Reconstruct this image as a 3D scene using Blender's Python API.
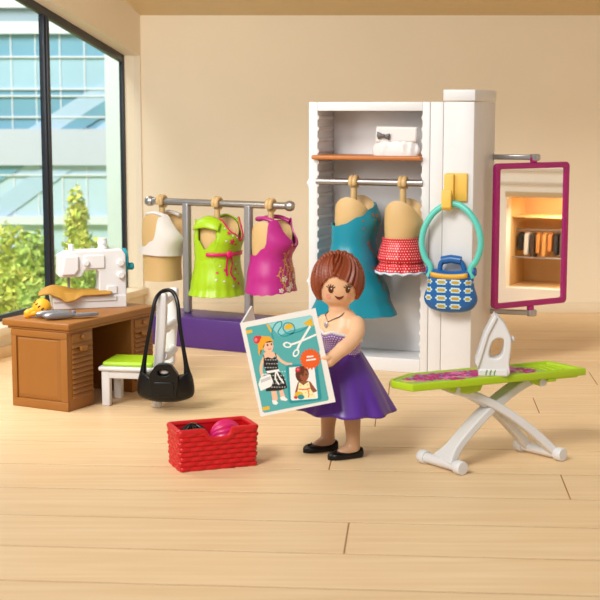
import bpy, math, random
from mathutils import Vector, Matrix, noise
random.seed(7)
PI = math.pi
sin, cos, R = math.sin, math.cos, math.radians
sc = bpy.context.scene
COL = sc.collection
for o in list(bpy.data.objects): bpy.data.objects.remove(o)

# ------------------------------------------------------------------ camera, world, light, exposure
HC = 2.8
cam = bpy.data.objects.new('camera', bpy.data.cameras.new('camera'))
COL.objects.link(cam)
cam.location = (0, 0, HC)
cam.rotation_euler = (PI/2 - math.atan(190/1400), 0, 0)
cam.data.lens = 84; cam.data.sensor_width = 36; cam.data.clip_end = 300
cam.data.dof.use_dof = True; cam.data.dof.focus_distance = 13.0; cam.data.dof.aperture_fstop = 2.3
sc.camera = cam

w = bpy.data.worlds.new('world'); sc.world = w; w.use_nodes = True
nt = w.node_tree; bg = nt.nodes['Background']
bg.inputs[0].default_value = (1.0, 0.985, 0.97, 1); bg.inputs[1].default_value = 0.40

def lamp(name, kind, loc, target, energy, color, **kw):
    l = bpy.data.lights.new(name, kind); l.energy = energy; l.color = color
    for k, v in kw.items(): setattr(l, k, v)
    o = bpy.data.objects.new(name, l); COL.objects.link(o); o.location = loc
    o.rotation_euler = (Vector(target) - Vector(loc)).to_track_quat('-Z', 'Y').to_euler()
    return o
lamp('sun', 'SUN', (-6, -6, 9), (0, 4, 0), 1.9, (1.0, 0.97, 0.93), angle=R(16))
lamp('studio_softbox', 'AREA', (-4.5, 5.5, 6.5), (-0.3, 14.5, 1.0), 330, (1.0, 0.97, 0.94), shape='RECTANGLE', size=4, size_y=3)
lamp('window_daylight', 'AREA', (-3.6, 13.0, 3.6), (-1.0, 16.5, 0.2), 170, (1.0, 0.95, 0.87), shape='RECTANGLE', size=2.6, size_y=3.0)
lamp('outdoor_fill', 'AREA', (-9, 23, 12), (-6, 33, 1), 3100, (1.0, 0.98, 0.95), shape='RECTANGLE', size=8, size_y=6)  # added area lamp that brightens the office front and the bushes
vs = sc.view_settings
vs.view_transform = 'Standard'; vs.look = 'None'; vs.gamma = 1; vs.use_curve_mapping = False; vs.exposure = -0.16

# ------------------------------------------------------------------ materials
def lin(c):
    return tuple(((v/255)/12.92 if v/255 <= 0.04045 else ((v/255+0.055)/1.055)**2.4) for v in c)
_m = {}
def mat(name, rgb, rough=0.4, metal=0.0, var=0.03, scale=6.0, spec=0.5, emit=0, coat=0.0, bump=0.0, bscale=60):
    if name in _m: return _m[name]
    m = bpy.data.materials.new(name); m.use_nodes = True; n = m.node_tree; b = n.nodes['Principled BSDF']
    c = lin(rgb)
    tc = n.nodes.new('ShaderNodeTexCoord'); no = n.nodes.new('ShaderNodeTexNoise')
    no.inputs['Scale'].default_value = scale; n.links.new(tc.outputs['Object'], no.inputs['Vector'])
    mx = n.nodes.new('ShaderNodeMix'); mx.data_type = 'RGBA'
    mx.inputs['A'].default_value = (*[v*(1-var) for v in c], 1); mx.inputs['B'].default_value = (*[min(1, v*(1+var)) for v in c], 1)
    n.links.new(no.outputs['Fac'], mx.inputs['Factor']); n.links.new(mx.outputs['Result'], b.inputs['Base Color'])
    b.inputs['Roughness'].default_value = rough; b.inputs['Metallic'].default_value = metal
    b.inputs['Specular IOR Level'].default_value = spec; b.inputs['Coat Weight'].default_value = coat
    if emit:
        b.inputs['Emission Color'].default_value = (*c, 1); b.inputs['Emission Strength'].default_value = emit
    if bump:
        n2 = n.nodes.new('ShaderNodeTexNoise'); n2.inputs['Scale'].default_value = bscale
        bp = n.nodes.new('ShaderNodeBump'); bp.inputs['Strength'].default_value = bump
        n.links.new(tc.outputs['Object'], n2.inputs['Vector']); n.links.new(n2.outputs['Fac'], bp.inputs['Height'])
        n.links.new(bp.outputs['Normal'], b.inputs['Normal'])
    _m[name] = m
    return m

def dotmat(name, base, dot, su, sv, r, rough=0.4):
    """staggered dots laid out in the UV of the surface"""
    m = mat(name, base, rough); n = m.node_tree; b = n.nodes['Principled BSDF']
    uv = n.nodes.new('ShaderNodeUVMap'); sp = n.nodes.new('ShaderNodeSeparateXYZ'); n.links.new(uv.outputs[0], sp.inputs[0])
    def M(op, a, bb=None, c=None):
        x = n.nodes.new('ShaderNodeMath'); x.operation = op
        for i, q in enumerate((a, bb, c)):
            if q is None: continue
            if isinstance(q, (int, float)): x.inputs[i].default_value = q
            else: n.links.new(q, x.inputs[i])
        return x.outputs[0]
    v = M('MULTIPLY', sp.outputs[1], sv); row = M('FLOOR', v); off = M('MULTIPLY', M('MODULO', row, 2.0), 0.5)
    u = M('ADD', M('MULTIPLY', sp.outputs[0], su), off)
    du = M('DIVIDE', M('SUBTRACT', M('FRACT', u), 0.5), su); dv = M('DIVIDE', M('SUBTRACT', M('FRACT', v), 0.5), sv)
    d = M('SQRT', M('ADD', M('MULTIPLY', du, du), M('MULTIPLY', dv, dv)))
    f = M('LESS_THAN', d, r)
    mx = n.nodes.new('ShaderNodeMix'); mx.data_type = 'RGBA'
    old = b.inputs['Base Color'].links[0].from_socket
    n.links.new(old, mx.inputs['A']); mx.inputs['B'].default_value = (*lin(dot), 1)
    n.links.new(f, mx.inputs['Factor']); n.links.new(mx.outputs['Result'], b.inputs['Base Color'])
    return m

def woodmat(name, c1, c2, rough=0.45, sx=1.0, sy=14.0, sz=1.0, usecol=False, rot=0.0):
    m = bpy.data.materials.new(name); m.use_nodes = True; n = m.node_tree; b = n.nodes['Principled BSDF']
    tc = n.nodes.new('ShaderNodeTexCoord'); mp = n.nodes.new('ShaderNodeMapping'); mp.inputs['Scale'].default_value = (sx, sy, sz)
    mp.inputs['Rotation'].default_value = (0, 0, rot)
    n.links.new(tc.outputs['Object'], mp.inputs[0])
    no = n.nodes.new('ShaderNodeTexNoise'); no.inputs['Scale'].default_value = 2.2; no.inputs['Detail'].default_value = 6; no.inputs['Distortion'].default_value = 0.6
    n.links.new(mp.outputs[0], no.inputs['Vector'])
    cr = n.nodes.new('ShaderNodeValToRGB'); e = cr.color_ramp.elements
    e[0].position = 0.3; e[0].color = (*lin(c1), 1); e[1].position = 0.72; e[1].color = (*lin(c2), 1)
    n.links.new(no.outputs['Fac'], cr.inputs[0]); out = cr.outputs[0]
    if usecol:
        at = n.nodes.new('ShaderNodeVertexColor'); at.layer_name = 'tone'
        mx = n.nodes.new('ShaderNodeMix'); mx.data_type = 'RGBA'; mx.blend_type = 'MULTIPLY'; mx.inputs['Factor'].default_value = 1
        n.links.new(out, mx.inputs['A']); n.links.new(at.outputs[0], mx.inputs['B']); out = mx.outputs['Result']
    n.links.new(out, b.inputs['Base Color']); b.inputs['Roughness'].default_value = rough
    b.inputs['Specular IOR Level'].default_value = 0.3
    _m[name] = m
    return m

WHITE = mat('white_plastic', (221, 221, 222), 0.38)
BEIGE = mat('beige_plastic', (205, 172, 118), 0.5)
STEEL = mat('silver_metal', (176, 174, 174), 0.28, 0.85)
GREYP = mat('grey_plastic', (150, 148, 152), 0.35, 0.35)
PURPLE = mat('purple_plastic', (74, 40, 118), 0.4)
DKPURPLE = mat('skirt_purple', (88, 42, 148), 0.36)
DESK = mat('desk_brown', (152, 98, 38), 0.45, var=0.05)
DESKD = mat('desk_brown_panel', (176, 108, 42), 0.45, var=0.05)
LIME = mat('lime_plastic', (160, 200, 20), 0.38)
LIMEB = mat('board_lime', (172, 205, 22), 0.36)
MAG = mat('magenta_plastic', (176, 34, 128), 0.38)
PINK = mat('hot_pink_print', (214, 24, 100), 0.4)
TEAL = mat('teal_plastic', (10, 134, 158), 0.36)
MINT = mat('mint_plastic', (92, 200, 186), 0.36)
BLUE = mat('blue_plastic', (22, 92, 158), 0.34)
YEL = mat('yellow_plastic', (232, 190, 84), 0.4)
RED = mat('red_plastic', (200, 14, 22), 0.36)
BLACK = mat('black_plastic', (7, 7, 8), 0.33, spec=0.35)
SKIN = mat('skin_plastic', (240, 190, 148), 0.42)
LEGTAN = mat('leg_tan_plastic', (190, 146, 112), 0.45)
HAIR = mat('auburn_hair', (140, 62, 26), 0.42, var=0.08, scale=14)
ORANGE = mat('orange_pincushion', (240, 170, 30), 0.5)
BROWN = mat('dark_brown_print', (88, 40, 18), 0.4)
TAN = mat('tan_cloth', (172, 126, 44), 0.55)
SHELF = mat('shelf_brown', (186, 112, 52), 0.4)
FRAME = mat('window_frame_metal', (52, 56, 64), 0.3, 0.4)
GOLD = mat('gold_print', (214, 164, 50), 0.4)
WPRINT = mat('white_print', (222, 218, 216), 0.4)

# ------------------------------------------------------------------ mesh builder
class MB:
    def __init__(s): s.v = []; s.f = []; s.m = []; s.uv = {}; s.cur = 0
    def add(s, vs_, fs_, m=None):
        b = len(s.v); s.v += [Vector(p) for p in vs_]
        for f in fs_: s.f.append([b+i for i in f]); s.m.append(s.cur if m is None else m)
        return b
    def box(s, a, b, m=None, M=None):
        x0, y0, z0 = a; x1, y1, z1 = b
        p = [(x0,y0,z0),(x1,y0,z0),(x1,y1,z0),(x0,y1,z0),(x0,y0,z1),(x1,y0,z1),(x1,y1,z1),(x0,y1,z1)]
        if M: p = [M @ Vector(q) for q in p]
        s.add(p, [(0,3,2,1),(4,5,6,7),(0,1,5,4),(1,2,6,5),(2,3,7,6),(3,0,4,7)], m)
    def grid(s, fn, nu, nv, closeu=False, m=None, uv=None):
        """fn(i,j)->point; i around 0..nu, j up 0..nv"""
        cu = nu if closeu else nu+1
        b = len(s.v)
        for j in range(nv+1):
            for i in range(cu): s.v.append(Vector(fn(i, j)))
        for j in range(nv):
            for i in range(nu):
                i2 = (i+1) % cu if closeu else i+1
                f = [b+j*cu+i, b+j*cu+i2, b+(j+1)*cu+i2, b+(j+1)*cu+i]
                if uv: s.uv[len(s.f)] = [uv(i, j), uv(i+1, j), uv(i+1, j+1), uv(i, j+1)]
                s.f.append(f); s.m.append(s.cur if m is None else m)
        return b, cu
    def tube(s, pts, rad, seg=12, m=None, flat=None, closed=False):
        pts = [Vector(p) for p in pts]; n = len(pts)
        if not isinstance(rad, (list, tuple)): rad = [rad]*n
        ring = []; up = None
        for k in range(n):
            if closed: t = pts[(k+1) % n]-pts[k-1]
            else: t = pts[min(k+1, n-1)]-pts[max(k-1, 0)]
            t.normalize()
            if up is None:
                up = Vector((0,0,1)) if abs(t.z) < 0.9 else Vector((0,1,0))
            a = t.cross(up)
            if a.length < 1e-5: a = t.orthogonal()
            a.normalize(); c = a.cross(t).normalized(); up = c
            ra, rc = rad[k], rad[k]*(flat or 1)
            ring.append([pts[k]+a*cos(2*PI*i/seg)*ra+c*sin(2*PI*i/seg)*rc for i in range(seg)])
        b = len(s.v)
        for q in ring: s.v += q
        mm = s.cur if m is None else m
        for k in range(n if closed else n-1):
            k2 = (k+1) % n
            for i in range(seg):
                s.f.append([b+k*seg+i, b+k*seg+(i+1) % seg, b+k2*seg+(i+1) % seg, b+k2*seg+i]); s.m.append(mm)
        if not closed:
            s.f.append([b+i for i in range(seg)][::-1]); s.m.append(mm)
            s.f.append([b+(n-1)*seg+i for i in range(seg)]); s.m.append(mm)
    def lathe(s, prof, c=(0,0,0), axis=(0,0,1), seg=24, m=None):
        ax = Vector(axis).normalized(); q = Vector((0,0,1)).rotation_difference(ax); c = Vector(c)
        def fn(i, j):
            r, z = prof[j]; return c + q @ Vector((r*cos(2*PI*i/seg), r*sin(2*PI*i/seg), z))
        b, cu = s.grid(fn, seg, len(prof)-1, True, m)
        mm = s.cur if m is None else m
        if prof[0][0] > 1e-6: s.f.append([b+i for i in range(seg)][::-1]); s.m.append(mm)
        if prof[-1][0] > 1e-6: s.f.append([b+(len(prof)-1)*seg+i for i in range(seg)]); s.m.append(mm)
    def ball(s, c, r, seg=20, m=None, scale=(1,1,1)):
        c = Vector(c); n = seg//2
        s.grid(lambda i, j: c+Vector((r*scale[0]*sin(PI*j/n)*cos(2*PI*i/seg), r*scale[1]*sin(PI*j/n)*sin(2*PI*i/seg), -r*scale[2]*cos(PI*j/n))), seg, n, True, m)
    def prism(s, poly, d0, d1, M, m=None, hole=None):
        """2D outline (x,z) extruded along y from d0 to d1, placed by matrix M"""
        n = len(poly)
        p = [M @ Vector((x, d0, z)) for x, z in poly]+[M @ Vector((x, d1, z)) for x, z in poly]
        fs = [[i, (i+1) % n, n+(i+1) % n, n+i] for i in range(n)]
        if hole is None:
            s.add(p, [list(range(n))[::-1], list(range(n, 2*n))]+fs, m); return
        h = len(hole); assert h == n
        b = s.add(p, fs, m)
        q = [M @ Vector((x, d0, z)) for x, z in hole]+[M @ Vector((x, d1, z)) for x, z in hole]
        c = s.add(q, [[n_i, h+n_i, h+(n_i+1) % h, (n_i+1) % h] for n_i in range(h)], m)
        mm = s.cur if m is None else m
        for i in range(n):
            j = (i+1) % n
            s.f.append([b+i, c+i, c+j, b+j]); s.m.append(mm)
            s.f.append([b+n+i, b+n+j, c+n+j, c+n+i]); s.m.append(mm)
    def pillow(s, poly, th, M, m=None, rings=7, ex=2.6, flat=1.0):
        """closed puffed shape from a star-shaped 2D outline (x,z), thickness th along y"""
        n = len(poly); cx = sum(p[0] for p in poly)/n; cz = sum(p[1] for p in poly)/n
        mm = s.cur if m is None else m
        b = s.add([M @ Vector((x, 0, z)) for x, z in poly], [])
        for sg in (-1, 1):
            prev = b
            for k in range(1, rings):
                r = cos(PI/2*k/rings); d = sg*th/2*(1-r**ex)**(1/2.0)*flat
                cur = s.add([M @ Vector((cx+(x-cx)*r, d, cz+(z-cz)*r)) for x, z in poly], [])
                for i in range(n):
                    j = (i+1) % n; f = [prev+i, prev+j, cur+j, cur+i]
                    s.f.append(f if sg < 0 else f[::-1]); s.m.append(mm)
                prev = cur
            c = s.add([M @ Vector((cx, sg*th/2*flat, cz))], [])
            for i in range(n):
                f = [prev+i, prev+(i+1) % n, c]; s.f.append(f if sg < 0 else f[::-1]); s.m.append(mm)
    def decal(s, S, u0, v0, poly, m, off=0.004, rings=2, rot=0):
        """thin print lying on a surface S(u metres, v metres)->(point, normal)"""
        n = len(poly); c, q = cos(rot), sin(rot)
        pp = [(x*c-y*q, x*q+y*c) for x, y in poly]
        def P(x, y):
            p, nn = S(u0+x, v0+y); return Vector(p)+Vector(nn)*off
        b = s.add([P(0, 0)], [])
        prev = None
        for k in range(1, rings+1):
            cur = s.add([P(x*k/rings, y*k/rings) for x, y in pp], [])
            for i in range(n):
                j = (i+1) % n
                s.f.append([b, cur+i, cur+j] if prev is None else [prev+i, cur+i, cur+j, prev+j]); s.m.append(m)
            prev = cur
    def build(s, name, mats, parent=None, world=False, smooth=True, bevel=0, bseg=2, subsurf=0, solid=0, soff=1, angle=35):
        me = bpy.data.meshes.new(name)
        inv = parent.matrix_world.inverted() if (world and parent) else None
        me.from_pydata([tuple(inv @ p) if inv else tuple(p) for p in s.v], [], s.f)
        if not isinstance(mats, (list, tuple)): mats = [mats]
        for q in mats: me.materials.append(q)
        me.polygons.foreach_set('material_index', [min(i, len(mats)-1) for i in s.m])
        if s.uv:
            ul = me.uv_layers.new(name='UVMap')
            for fi, co in s.uv.items():
                for k, li in enumerate(me.polygons[fi].loop_indices): ul.data[li].uv = co[k]
        me.validate(); me.update()
        if smooth:
            me.polygons.foreach_set('use_smooth', [True]*len(me.polygons)); me.set_sharp_from_angle(angle=R(angle))
        o = bpy.data.objects.new(name, me); COL.objects.link(o)
        if parent: o.parent = parent
        if bevel:
            q = o.modifiers.new('bevel', 'BEVEL'); q.width = bevel; q.segments = bseg; q.limit_method = 'ANGLE'; q.angle_limit = R(40)
            me.polygons.foreach_set('use_smooth', [True]*len(me.polygons)); q.harden_normals = False
        if solid:
            q = o.modifiers.new('solid', 'SOLIDIFY'); q.thickness = solid; q.offset = soff
        if subsurf:
            q = o.modifiers.new('sub', 'SUBSURF'); q.levels = q.render_levels = subsurf
        return o

def tag(o, label=None, cat=None, group=None, kind=None):
    if label: o['label'] = label
    if cat: o['category'] = cat
    if group: o['group'] = group
    if kind: o['kind'] = kind
    return o
def thing(name, label, cat, loc=(0,0,0), rz=0, group=None):
    o = bpy.data.objects.new(name, None); COL.objects.link(o); o.location = loc; o.rotation_euler = (0, 0, rz); o.empty_display_size = 0.1
    tag(o, label, cat, group)
    o.matrix_world = Matrix.Translation(loc) @ Matrix.Rotation(rz, 4, 'Z')
    return o
def struct(o): o['kind'] = 'structure'; return o
def frame(o, u, v):
    """matrix with x axis u, y axis v (horizontal), z up, origin o"""
    u = Vector((u[0], u[1], 0)).normalized(); v = Vector((v[0], v[1], 0)).normalized()
    return Matrix(((u.x, v.x, 0, o[0]), (u.y, v.y, 0, o[1]), (0, 0, 1, o[2] if len(o) > 2 else 0), (0, 0, 0, 1)))
I4 = Matrix.Identity(4)
def circ(r, n=16, sx=1, sy=1, ph=0): return [(r*sx*cos(2*PI*i/n+ph), r*sy*sin(2*PI*i/n+ph)) for i in range(n)]
def flower(n, r0, r1, k=6): 
    N = n*k; return [((r1+(r0-r1)*abs(cos(n*PI*i/N))**0.6)*cos(2*PI*i/N), (r1+(r0-r1)*abs(cos(n*PI*i/N))**0.6)*sin(2*PI*i/N)) for i in range(N)]
def star(n, r0, r1): return [((r0 if i % 2 == 0 else r1)*cos(PI*i/n), (r0 if i % 2 == 0 else r1)*sin(PI*i/n)) for i in range(2*n)]
def sline(pts, wd):
    """ribbon outline around a polyline, for prints"""
    L = []; Q = []
    for k, p in enumerate(pts):
        a = pts[max(0, k-1)]; b = pts[min(len(pts)-1, k+1)]; dx, dy = b[0]-a[0], b[1]-a[1]; l = math.hypot(dx, dy) or 1
        L.append((p[0]-dy/l*wd/2, p[1]+dx/l*wd/2)); Q.append((p[0]+dy/l*wd/2, p[1]-dx/l*wd/2))
    return L, Q
def smooth(pts, n=6):
    """Catmull-Rom through points"""
    out = []
    P = [Vector(p) for p in pts]
    for i in range(len(P)-1):
        p0, p1, p2, p3 = P[max(i-1, 0)], P[i], P[i+1], P[min(i+2, len(P)-1)]
        for k in range(n):
            t = k/n
            out.append(0.5*((2*p1)+(p2-p0)*t+(2*p0-5*p1+4*p2-p3)*t*t+(3*p1-p0-3*p2+p3)*t**3))
    out.append(P[-1]); return out
def closed_smooth(pts, n=5):
    P = [Vector(p) for p in pts]; N = len(P); out = []
    for i in range(N):
        p0, p1, p2, p3 = P[i-1], P[i], P[(i+1) % N], P[(i+2) % N]
        for k in range(n):
            t = k/n
            q = 0.5*((2*p1)+(p2-p0)*t+(2*p0-5*p1+4*p2-p3)*t*t+(3*p1-p0-3*p2+p3)*t**3)
            out.append(tuple(q))
    return out
def interp(tab, x):
    if x <= tab[0][0]: return tab[0][1]
    for (a, p), (b, q) in zip(tab, tab[1:]):
        if x <= b:
            t = (x-a)/(b-a); t = t*t*(3-2*t); return p+(q-p)*t
    return tab[-1][1]

# ================================================================== THE ROOM
# floor planks: boards run nearly across the view, turned 4.6 degrees
FA = R(-4.6)
fm = MB(); tones = []
seams = [2.3, 3.0, 3.7, 4.4, 5.1, 5.8, 6.5, 7.22, 7.95, 8.61, 9.3, 10.0, 10.70, 11.48, 12.25, 12.93, 13.65, 14.35, 15.05, 15.75, 16.45, 17.15, 17.85, 18.55, 19.25, 19.95]
jt_ = {9: 0.31, 11: 2.0, 12: 0.26, 14: 0.70, 15: 2.27, 16: 0.91, 17: 3.1}
gap = 0.007; gx_ = 0.004
jt = {k: x-0.0805*(seams[k]+seams[k+1])/2 for k, x in jt_.items()}
Mf = Matrix.Rotation(FA, 4, 'Z')
for k in range(len(seams)-1):
    a, b = seams[k], seams[k+1]
    x0 = jt.get(k, random.uniform(-2, 2)); step = 5.0
    xs = [x0-step*2, x0-step, x0, x0+step] if k in jt else [x0-7.5-step, x0-7.5, x0+4.5+2, x0+12]
    for p, q in zip(xs, xs[1:]):
        ym = (a+b)/2; xl = -2.165-0.344*(19.3-min(ym, 19.3))-0.12-0.0805*ym
        if b > 19.6: xl = -3.0
        p = max(p, xl); q = min(q, 6.6)
        if q <= p: continue
        t = random.uniform(0.955, 1.0)
        n0 = len(fm.f)
        e = 0.003
        vv = [(p+gx_, a+gap, -e), (q-gx_, a+gap, -e), (q-gx_, b-gap, -e), (p+gx_, b-gap, -e),
              (p+gx_+e, a+gap+e, 0), (q-gx_-e, a+gap+e, 0), (q-gx_-e, b-gap-e, 0), (p+gx_+e, b-gap-e, 0)]
        fm.add([Mf @ Vector(z) for z in vv], [(4,5,6,7), (0,1,5,4), (1,2,6,5), (2,3,7,6), (3,0,4,7)], 0)
        tones += [t]*5
fm.add([Vector(z) for z in ((-7.9, 2.3, -0.006), (6.4, 2.3, -0.006), (6.4, 19.4, -0.006), (-2.3, 19.4, -0.006))], [(0,1,2,3)], 1); tones += [1]
fm.add([Vector(z) for z in ((-7.9, 2.3, -0.2), (6.4, 2.3, -0.2), (6.4, 19.4, -0.2), (-2.3, 19.4, -0.2))], [(3,2,1,0)], 1); tones += [1]
FLOOR = woodmat('pale_oak_floor', (230, 194, 146), (242, 212, 168), 0.42, 0.35, 7.0, 1.0, usecol=True, rot=-FA)
floor = struct(fm.build('floor', [FLOOR, mat('plank_gap', (168, 98, 46), 0.8)], smooth=False))
vc = floor.data.color_attributes.new('tone', 'FLOAT_COLOR', 'CORNER')
li = 0
for pi, poly in enumerate(floor.data.polygons):
    for l in poly.loop_indices: vc.data[l].color = (tones[pi], tones[pi], tones[pi], 1)

WALLM = mat('wall_plaster', (242, 229, 204), 0.85, var=0.035, scale=1.1, bump=0.05, bscale=25)
WALLL = mat('left_wall_paint', (238, 224, 200), 0.8, var=0.02, scale=1.5)
TRIM = mat('baseboard_paint', (236, 222, 196), 0.5)
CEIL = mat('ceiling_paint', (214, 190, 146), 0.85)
YB = 19.30; CX, CY = -2.165, YB
b = MB(); b.box((CX-0.26, YB, -0.2), (8.0, YB+0.2, 5.0)); struct(b.build('wall_back', WALLM, smooth=False))
b = MB()
b.box((CX-0.02, YB-0.03, 0), (6.5, YB, 0.135)); b.box((CX-0.02, YB-0.022, 0.135), (6.5, YB, 0.155))
struct(b.build('baseboard_back', TRIM, smooth=False, bevel=0.004))
# ceiling rises towards the viewer
def zc(y): return 4.07+0.40*(YB-y)
b = MB(); y1 = 14.5
xl_ = CX-0.344*(YB-y1)-0.1
b.add([(CX-0.1, YB+0.2, zc(YB+0.2)), (6.5, YB+0.2, zc(YB+0.2)), (6.5, y1, zc(y1)), (xl_, y1, zc(y1)),
       (CX-0.1, YB+0.2, zc(YB+0.2)+0.15), (6.5, YB+0.2, zc(YB+0.2)+0.15), (6.5, y1, zc(y1)+0.15), (xl_, y1, zc(y1)+0.15)],
      [(0,3,2,1), (4,5,6,7), (0,1,5,4), (1,2,6,5), (2,3,7,6), (3,0,4,7)])
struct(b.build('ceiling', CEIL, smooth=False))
# left wall: local x = distance from the corner towards the viewer, y = outwards, z up
ML = frame((CX, CY), (-0.325, -0.946), (-0.946, 0.325))
def hz(s): return 3.52+0.232*s            # window head slopes with the ceiling
T = 0.27; SILL = 0.36
b = MB()
b.prism([(-0.02, 0), (0.0, 0), (0.0, 7), (-0.02, 7)], 0, T, ML)                              # closes the corner
def slab(pts, d0=0.0, d1=T): b.prism(pts, d0, d1, ML)
S1 = 7.4
slab([(0, -0.1), (S1, -0.1), (S1, SILL-0.09), (0, SILL-0.09)])                              # below the sill
slab([(0, SILL-0.09), (0.03, SILL-0.09), (0.03, hz(0.03)), (0, hz(0))])                      # pier at the corner
slab([(0, hz(0)), (S1, hz(S1)), (S1, 7.2), (0, 7.2)])                                        # above the head
slab([(6.2, SILL-0.09), (S1, SILL-0.09), (S1, hz(S1)), (6.2, hz(6.2))])
struct(b.build('wall_left', WALLL, smooth=False))
b = MB(); b.prism([(0, 0.0), (S1, 0.0), (S1, 0.13), (0, 0.13)], -0.03, 0, ML)
struct(b.build('baseboard_left', mat('left_baseboard_paint', (232, 196, 146), 0.6), smooth=False, bevel=0.004))
b = MB(); b.prism([(0.0, SILL-0.09), (6.2, SILL-0.09), (6.2, SILL), (0.0, SILL)], -0.06, T, ML)
struct(b.build('trim_1', mat('window_sill_paint', (240, 226, 200), 0.5), smooth=False, bevel=0.006))
# the window in its dark frame
win = bpy.data.objects.new('window_1', None); COL.objects.link(win); win.location = (CX, CY, 0); win['kind'] = 'structure'
win.matrix_world = Matrix.Translation((CX, CY, 0))
b = MB(); d0, d1 = 0.21, 0.265
b.prism([(0.03, SILL), (0.14, SILL), (0.14, hz(0.14)), (0.03, hz(0.03))], d0, d1, ML)
b.prism([(0.14, hz(0.14)-0.11), (6.2, hz(6.2)-0.11), (6.2, hz(6.2)), (0.14, hz(0.14))], d0, d1, ML)
b.prism([(0.14, SILL), (6.2, SILL), (6.2, SILL+0.07), (0.14, SILL+0.07)], d0, d1, ML)
b.prism([(6.09, SILL), (6.2, SILL), (6.2, hz(6.2)), (6.09, hz(6.09))], d0, d1, ML)
b.build('window_frame', FRAME, win, world=True, smooth=False, bevel=0.006)
for sx in (2.17, 4.1):
    b = MB(); b.prism([(sx, SILL+0.07), (sx+0.13, SILL+0.07), (sx+0.13, hz(sx+0.13)-0.11), (sx, hz(sx)-0.11)], d0-0.02, d1, ML)
    b.prism([(sx+0.03, SILL+0.07), (sx+0.09, SILL+0.07), (sx+0.09, hz(sx+0.09)-0.11), (sx+0.03, hz(sx)-0.11)], d0-0.04, d0, ML)
    b.build('mullion', FRAME, win, world=True, smooth=False, bevel=0.006)
GLASS = bpy.data.materials.new('window_glass'); GLASS.use_nodes = True
n = GLASS.node_tree; n.nodes.clear(); out = n.nodes.new('ShaderNodeOutputMaterial')
tr = n.nodes.new('ShaderNodeBsdfTransparent'); tr.inputs[0].default_value = (0.93, 0.97, 0.97, 1)
gl = n.nodes.new('ShaderNodeBsdfGlossy'); gl.inputs['Roughness'].default_value = 0.03
mx = n.nodes.new('ShaderNodeMixShader'); fr = n.nodes.new('ShaderNodeFresnel'); fr.inputs[0].default_value = 1.35
mx.inputs[0].default_value = 0.05; n.links.new(tr.outputs[0], mx.inputs[1]); n.links.new(gl.outputs[0], mx.inputs[2]); n.links.new(mx.outputs[0], out.inputs[0])
for a, c in ((0.14, 2.17), (2.30, 4.1), (4.23, 6.09)):
    b = MB(); b.prism([(a, SILL+0.07), (c, SILL+0.07), (c, hz(c)-0.11), (a, hz(a)-0.11)], 0.235, 0.241, ML)
    b.build('window_pane', GLASS, win, world=True, smooth=False)

# right wall, out of frame, with the lit display niche that the mirror shows
XR = 6.3
b = MB()
ny0, ny1, nz0, nz1, nd = 13.80, 14.98, 0.36, 1.62, 0.7
b.box((XR, 8.5, -0.1), (XR+0.2, ny0, 4.6)); b.box((XR, ny1, -0.1), (XR+0.2, YB, 4.6))
b.box((XR, ny0, -0.1), (XR+0.2, ny1, nz0)); b.box((XR, ny0, nz1), (XR+0.2, ny1, 4.6))
struct(b.build('wall_right', mat('right_wall_paint', (240, 234, 222), 0.8), smooth=False))
b = MB()
for zz in (1.80, 1.98, 2.16): b.box((XR-0.03, 12.5, zz), (XR, 16.5, zz+0.03))
b.box((XR-0.02, ny0-0.02, nz1), (XR, ny1+0.02, nz1+0.07), 1)
struct(b.build('trim_2', [mat('moulding_paint', (216, 206, 190), 0.6), mat('niche_head', (196, 172, 132), 0.6)], smooth=False))
NIC = mat('niche_amber_wood', (214, 172, 112), 0.6, var=0.1, scale=3)
nb = MB()
nb.box((XR+0.2, ny0-0.04, nz0-0.04), (XR+0.2+nd, ny0, nz1+0.04)); nb.box((XR+0.2, ny1, nz0-0.04), (XR+0.2+nd, ny1+0.04, nz1+0.04))
nb.box((XR+0.2, ny0, nz0-0.04), (XR+0.2+nd, ny1, nz0)); nb.box((XR+0.2, ny0, nz1), (XR+0.2+nd, ny1, nz1+0.04))
nb.box((XR+0.2+nd, ny0-0.04, nz0-0.04), (XR+0.24+nd, ny1+0.04, nz1+0.04))
nic = thing('display_niche', 'amber wood shop display niche of hanging clothes seen only in the mirror', 'display niche', (XR+0.2, ny0, 0))
nb.build('niche_case', NIC, nic, world=True, smooth=False)
b = MB(); b.tube([(XR+0.5, ny0, 1.13), (XR+0.5, ny1, 1.13)], 0.012); b.tube([(XR+0.3, ny0, 0.76), (XR+0.3, ny1, 0.76)], 0.01)
b.build('rail', STEEL, nic, world=True)
b = MB(); b.box((XR+0.25, ny0, 1.32), (XR+0.8, ny1, 1.335)); b.build('shelf', mat('niche_shelf', (236, 196, 130), 0.5), nic, world=True)
cl = [(36, 32, 30), (240, 236, 230), (70, 50, 40), (196, 130, 60), (214, 150, 80), (180, 110, 50), (40, 36, 36), (90, 70, 60), (230, 220, 205), (50, 40, 36), (200, 150, 90), (60, 44, 36), (226, 180, 120), (44, 36, 34)]
for i, c_ in enumerate(cl):
    yy = ny0+0.08+i*0.085
    b = MB(); h0 = 1.10; L = 0.26+0.1*((i*7) % 5)/4
    b.prism([(-0.10, h0-0.03), (0, h0), (0.10, h0-0.03), (0.12, h0-L), (-0.12, h0-L)], -0.028, 0.028, frame((XR+0.5, yy), (1, 0), (0, 1)))
    o = b.build('small_garment', mat('niche_cloth_%d' % i, c_, 0.8), None, bevel=0.01)
    tag(o, 'tiny garment on the rail of the amber niche reflected in the magenta mirror', 'garment', 'garments on the niche rail')
lamp('niche_lamp', 'AREA', (XR+0.30, 14.4, nz1-0.06), (XR+0.6, 14.4, 0.6), 30, (1.0, 0.86, 0.66), shape='RECTANGLE', size=0.2, size_y=1.0)

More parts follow.
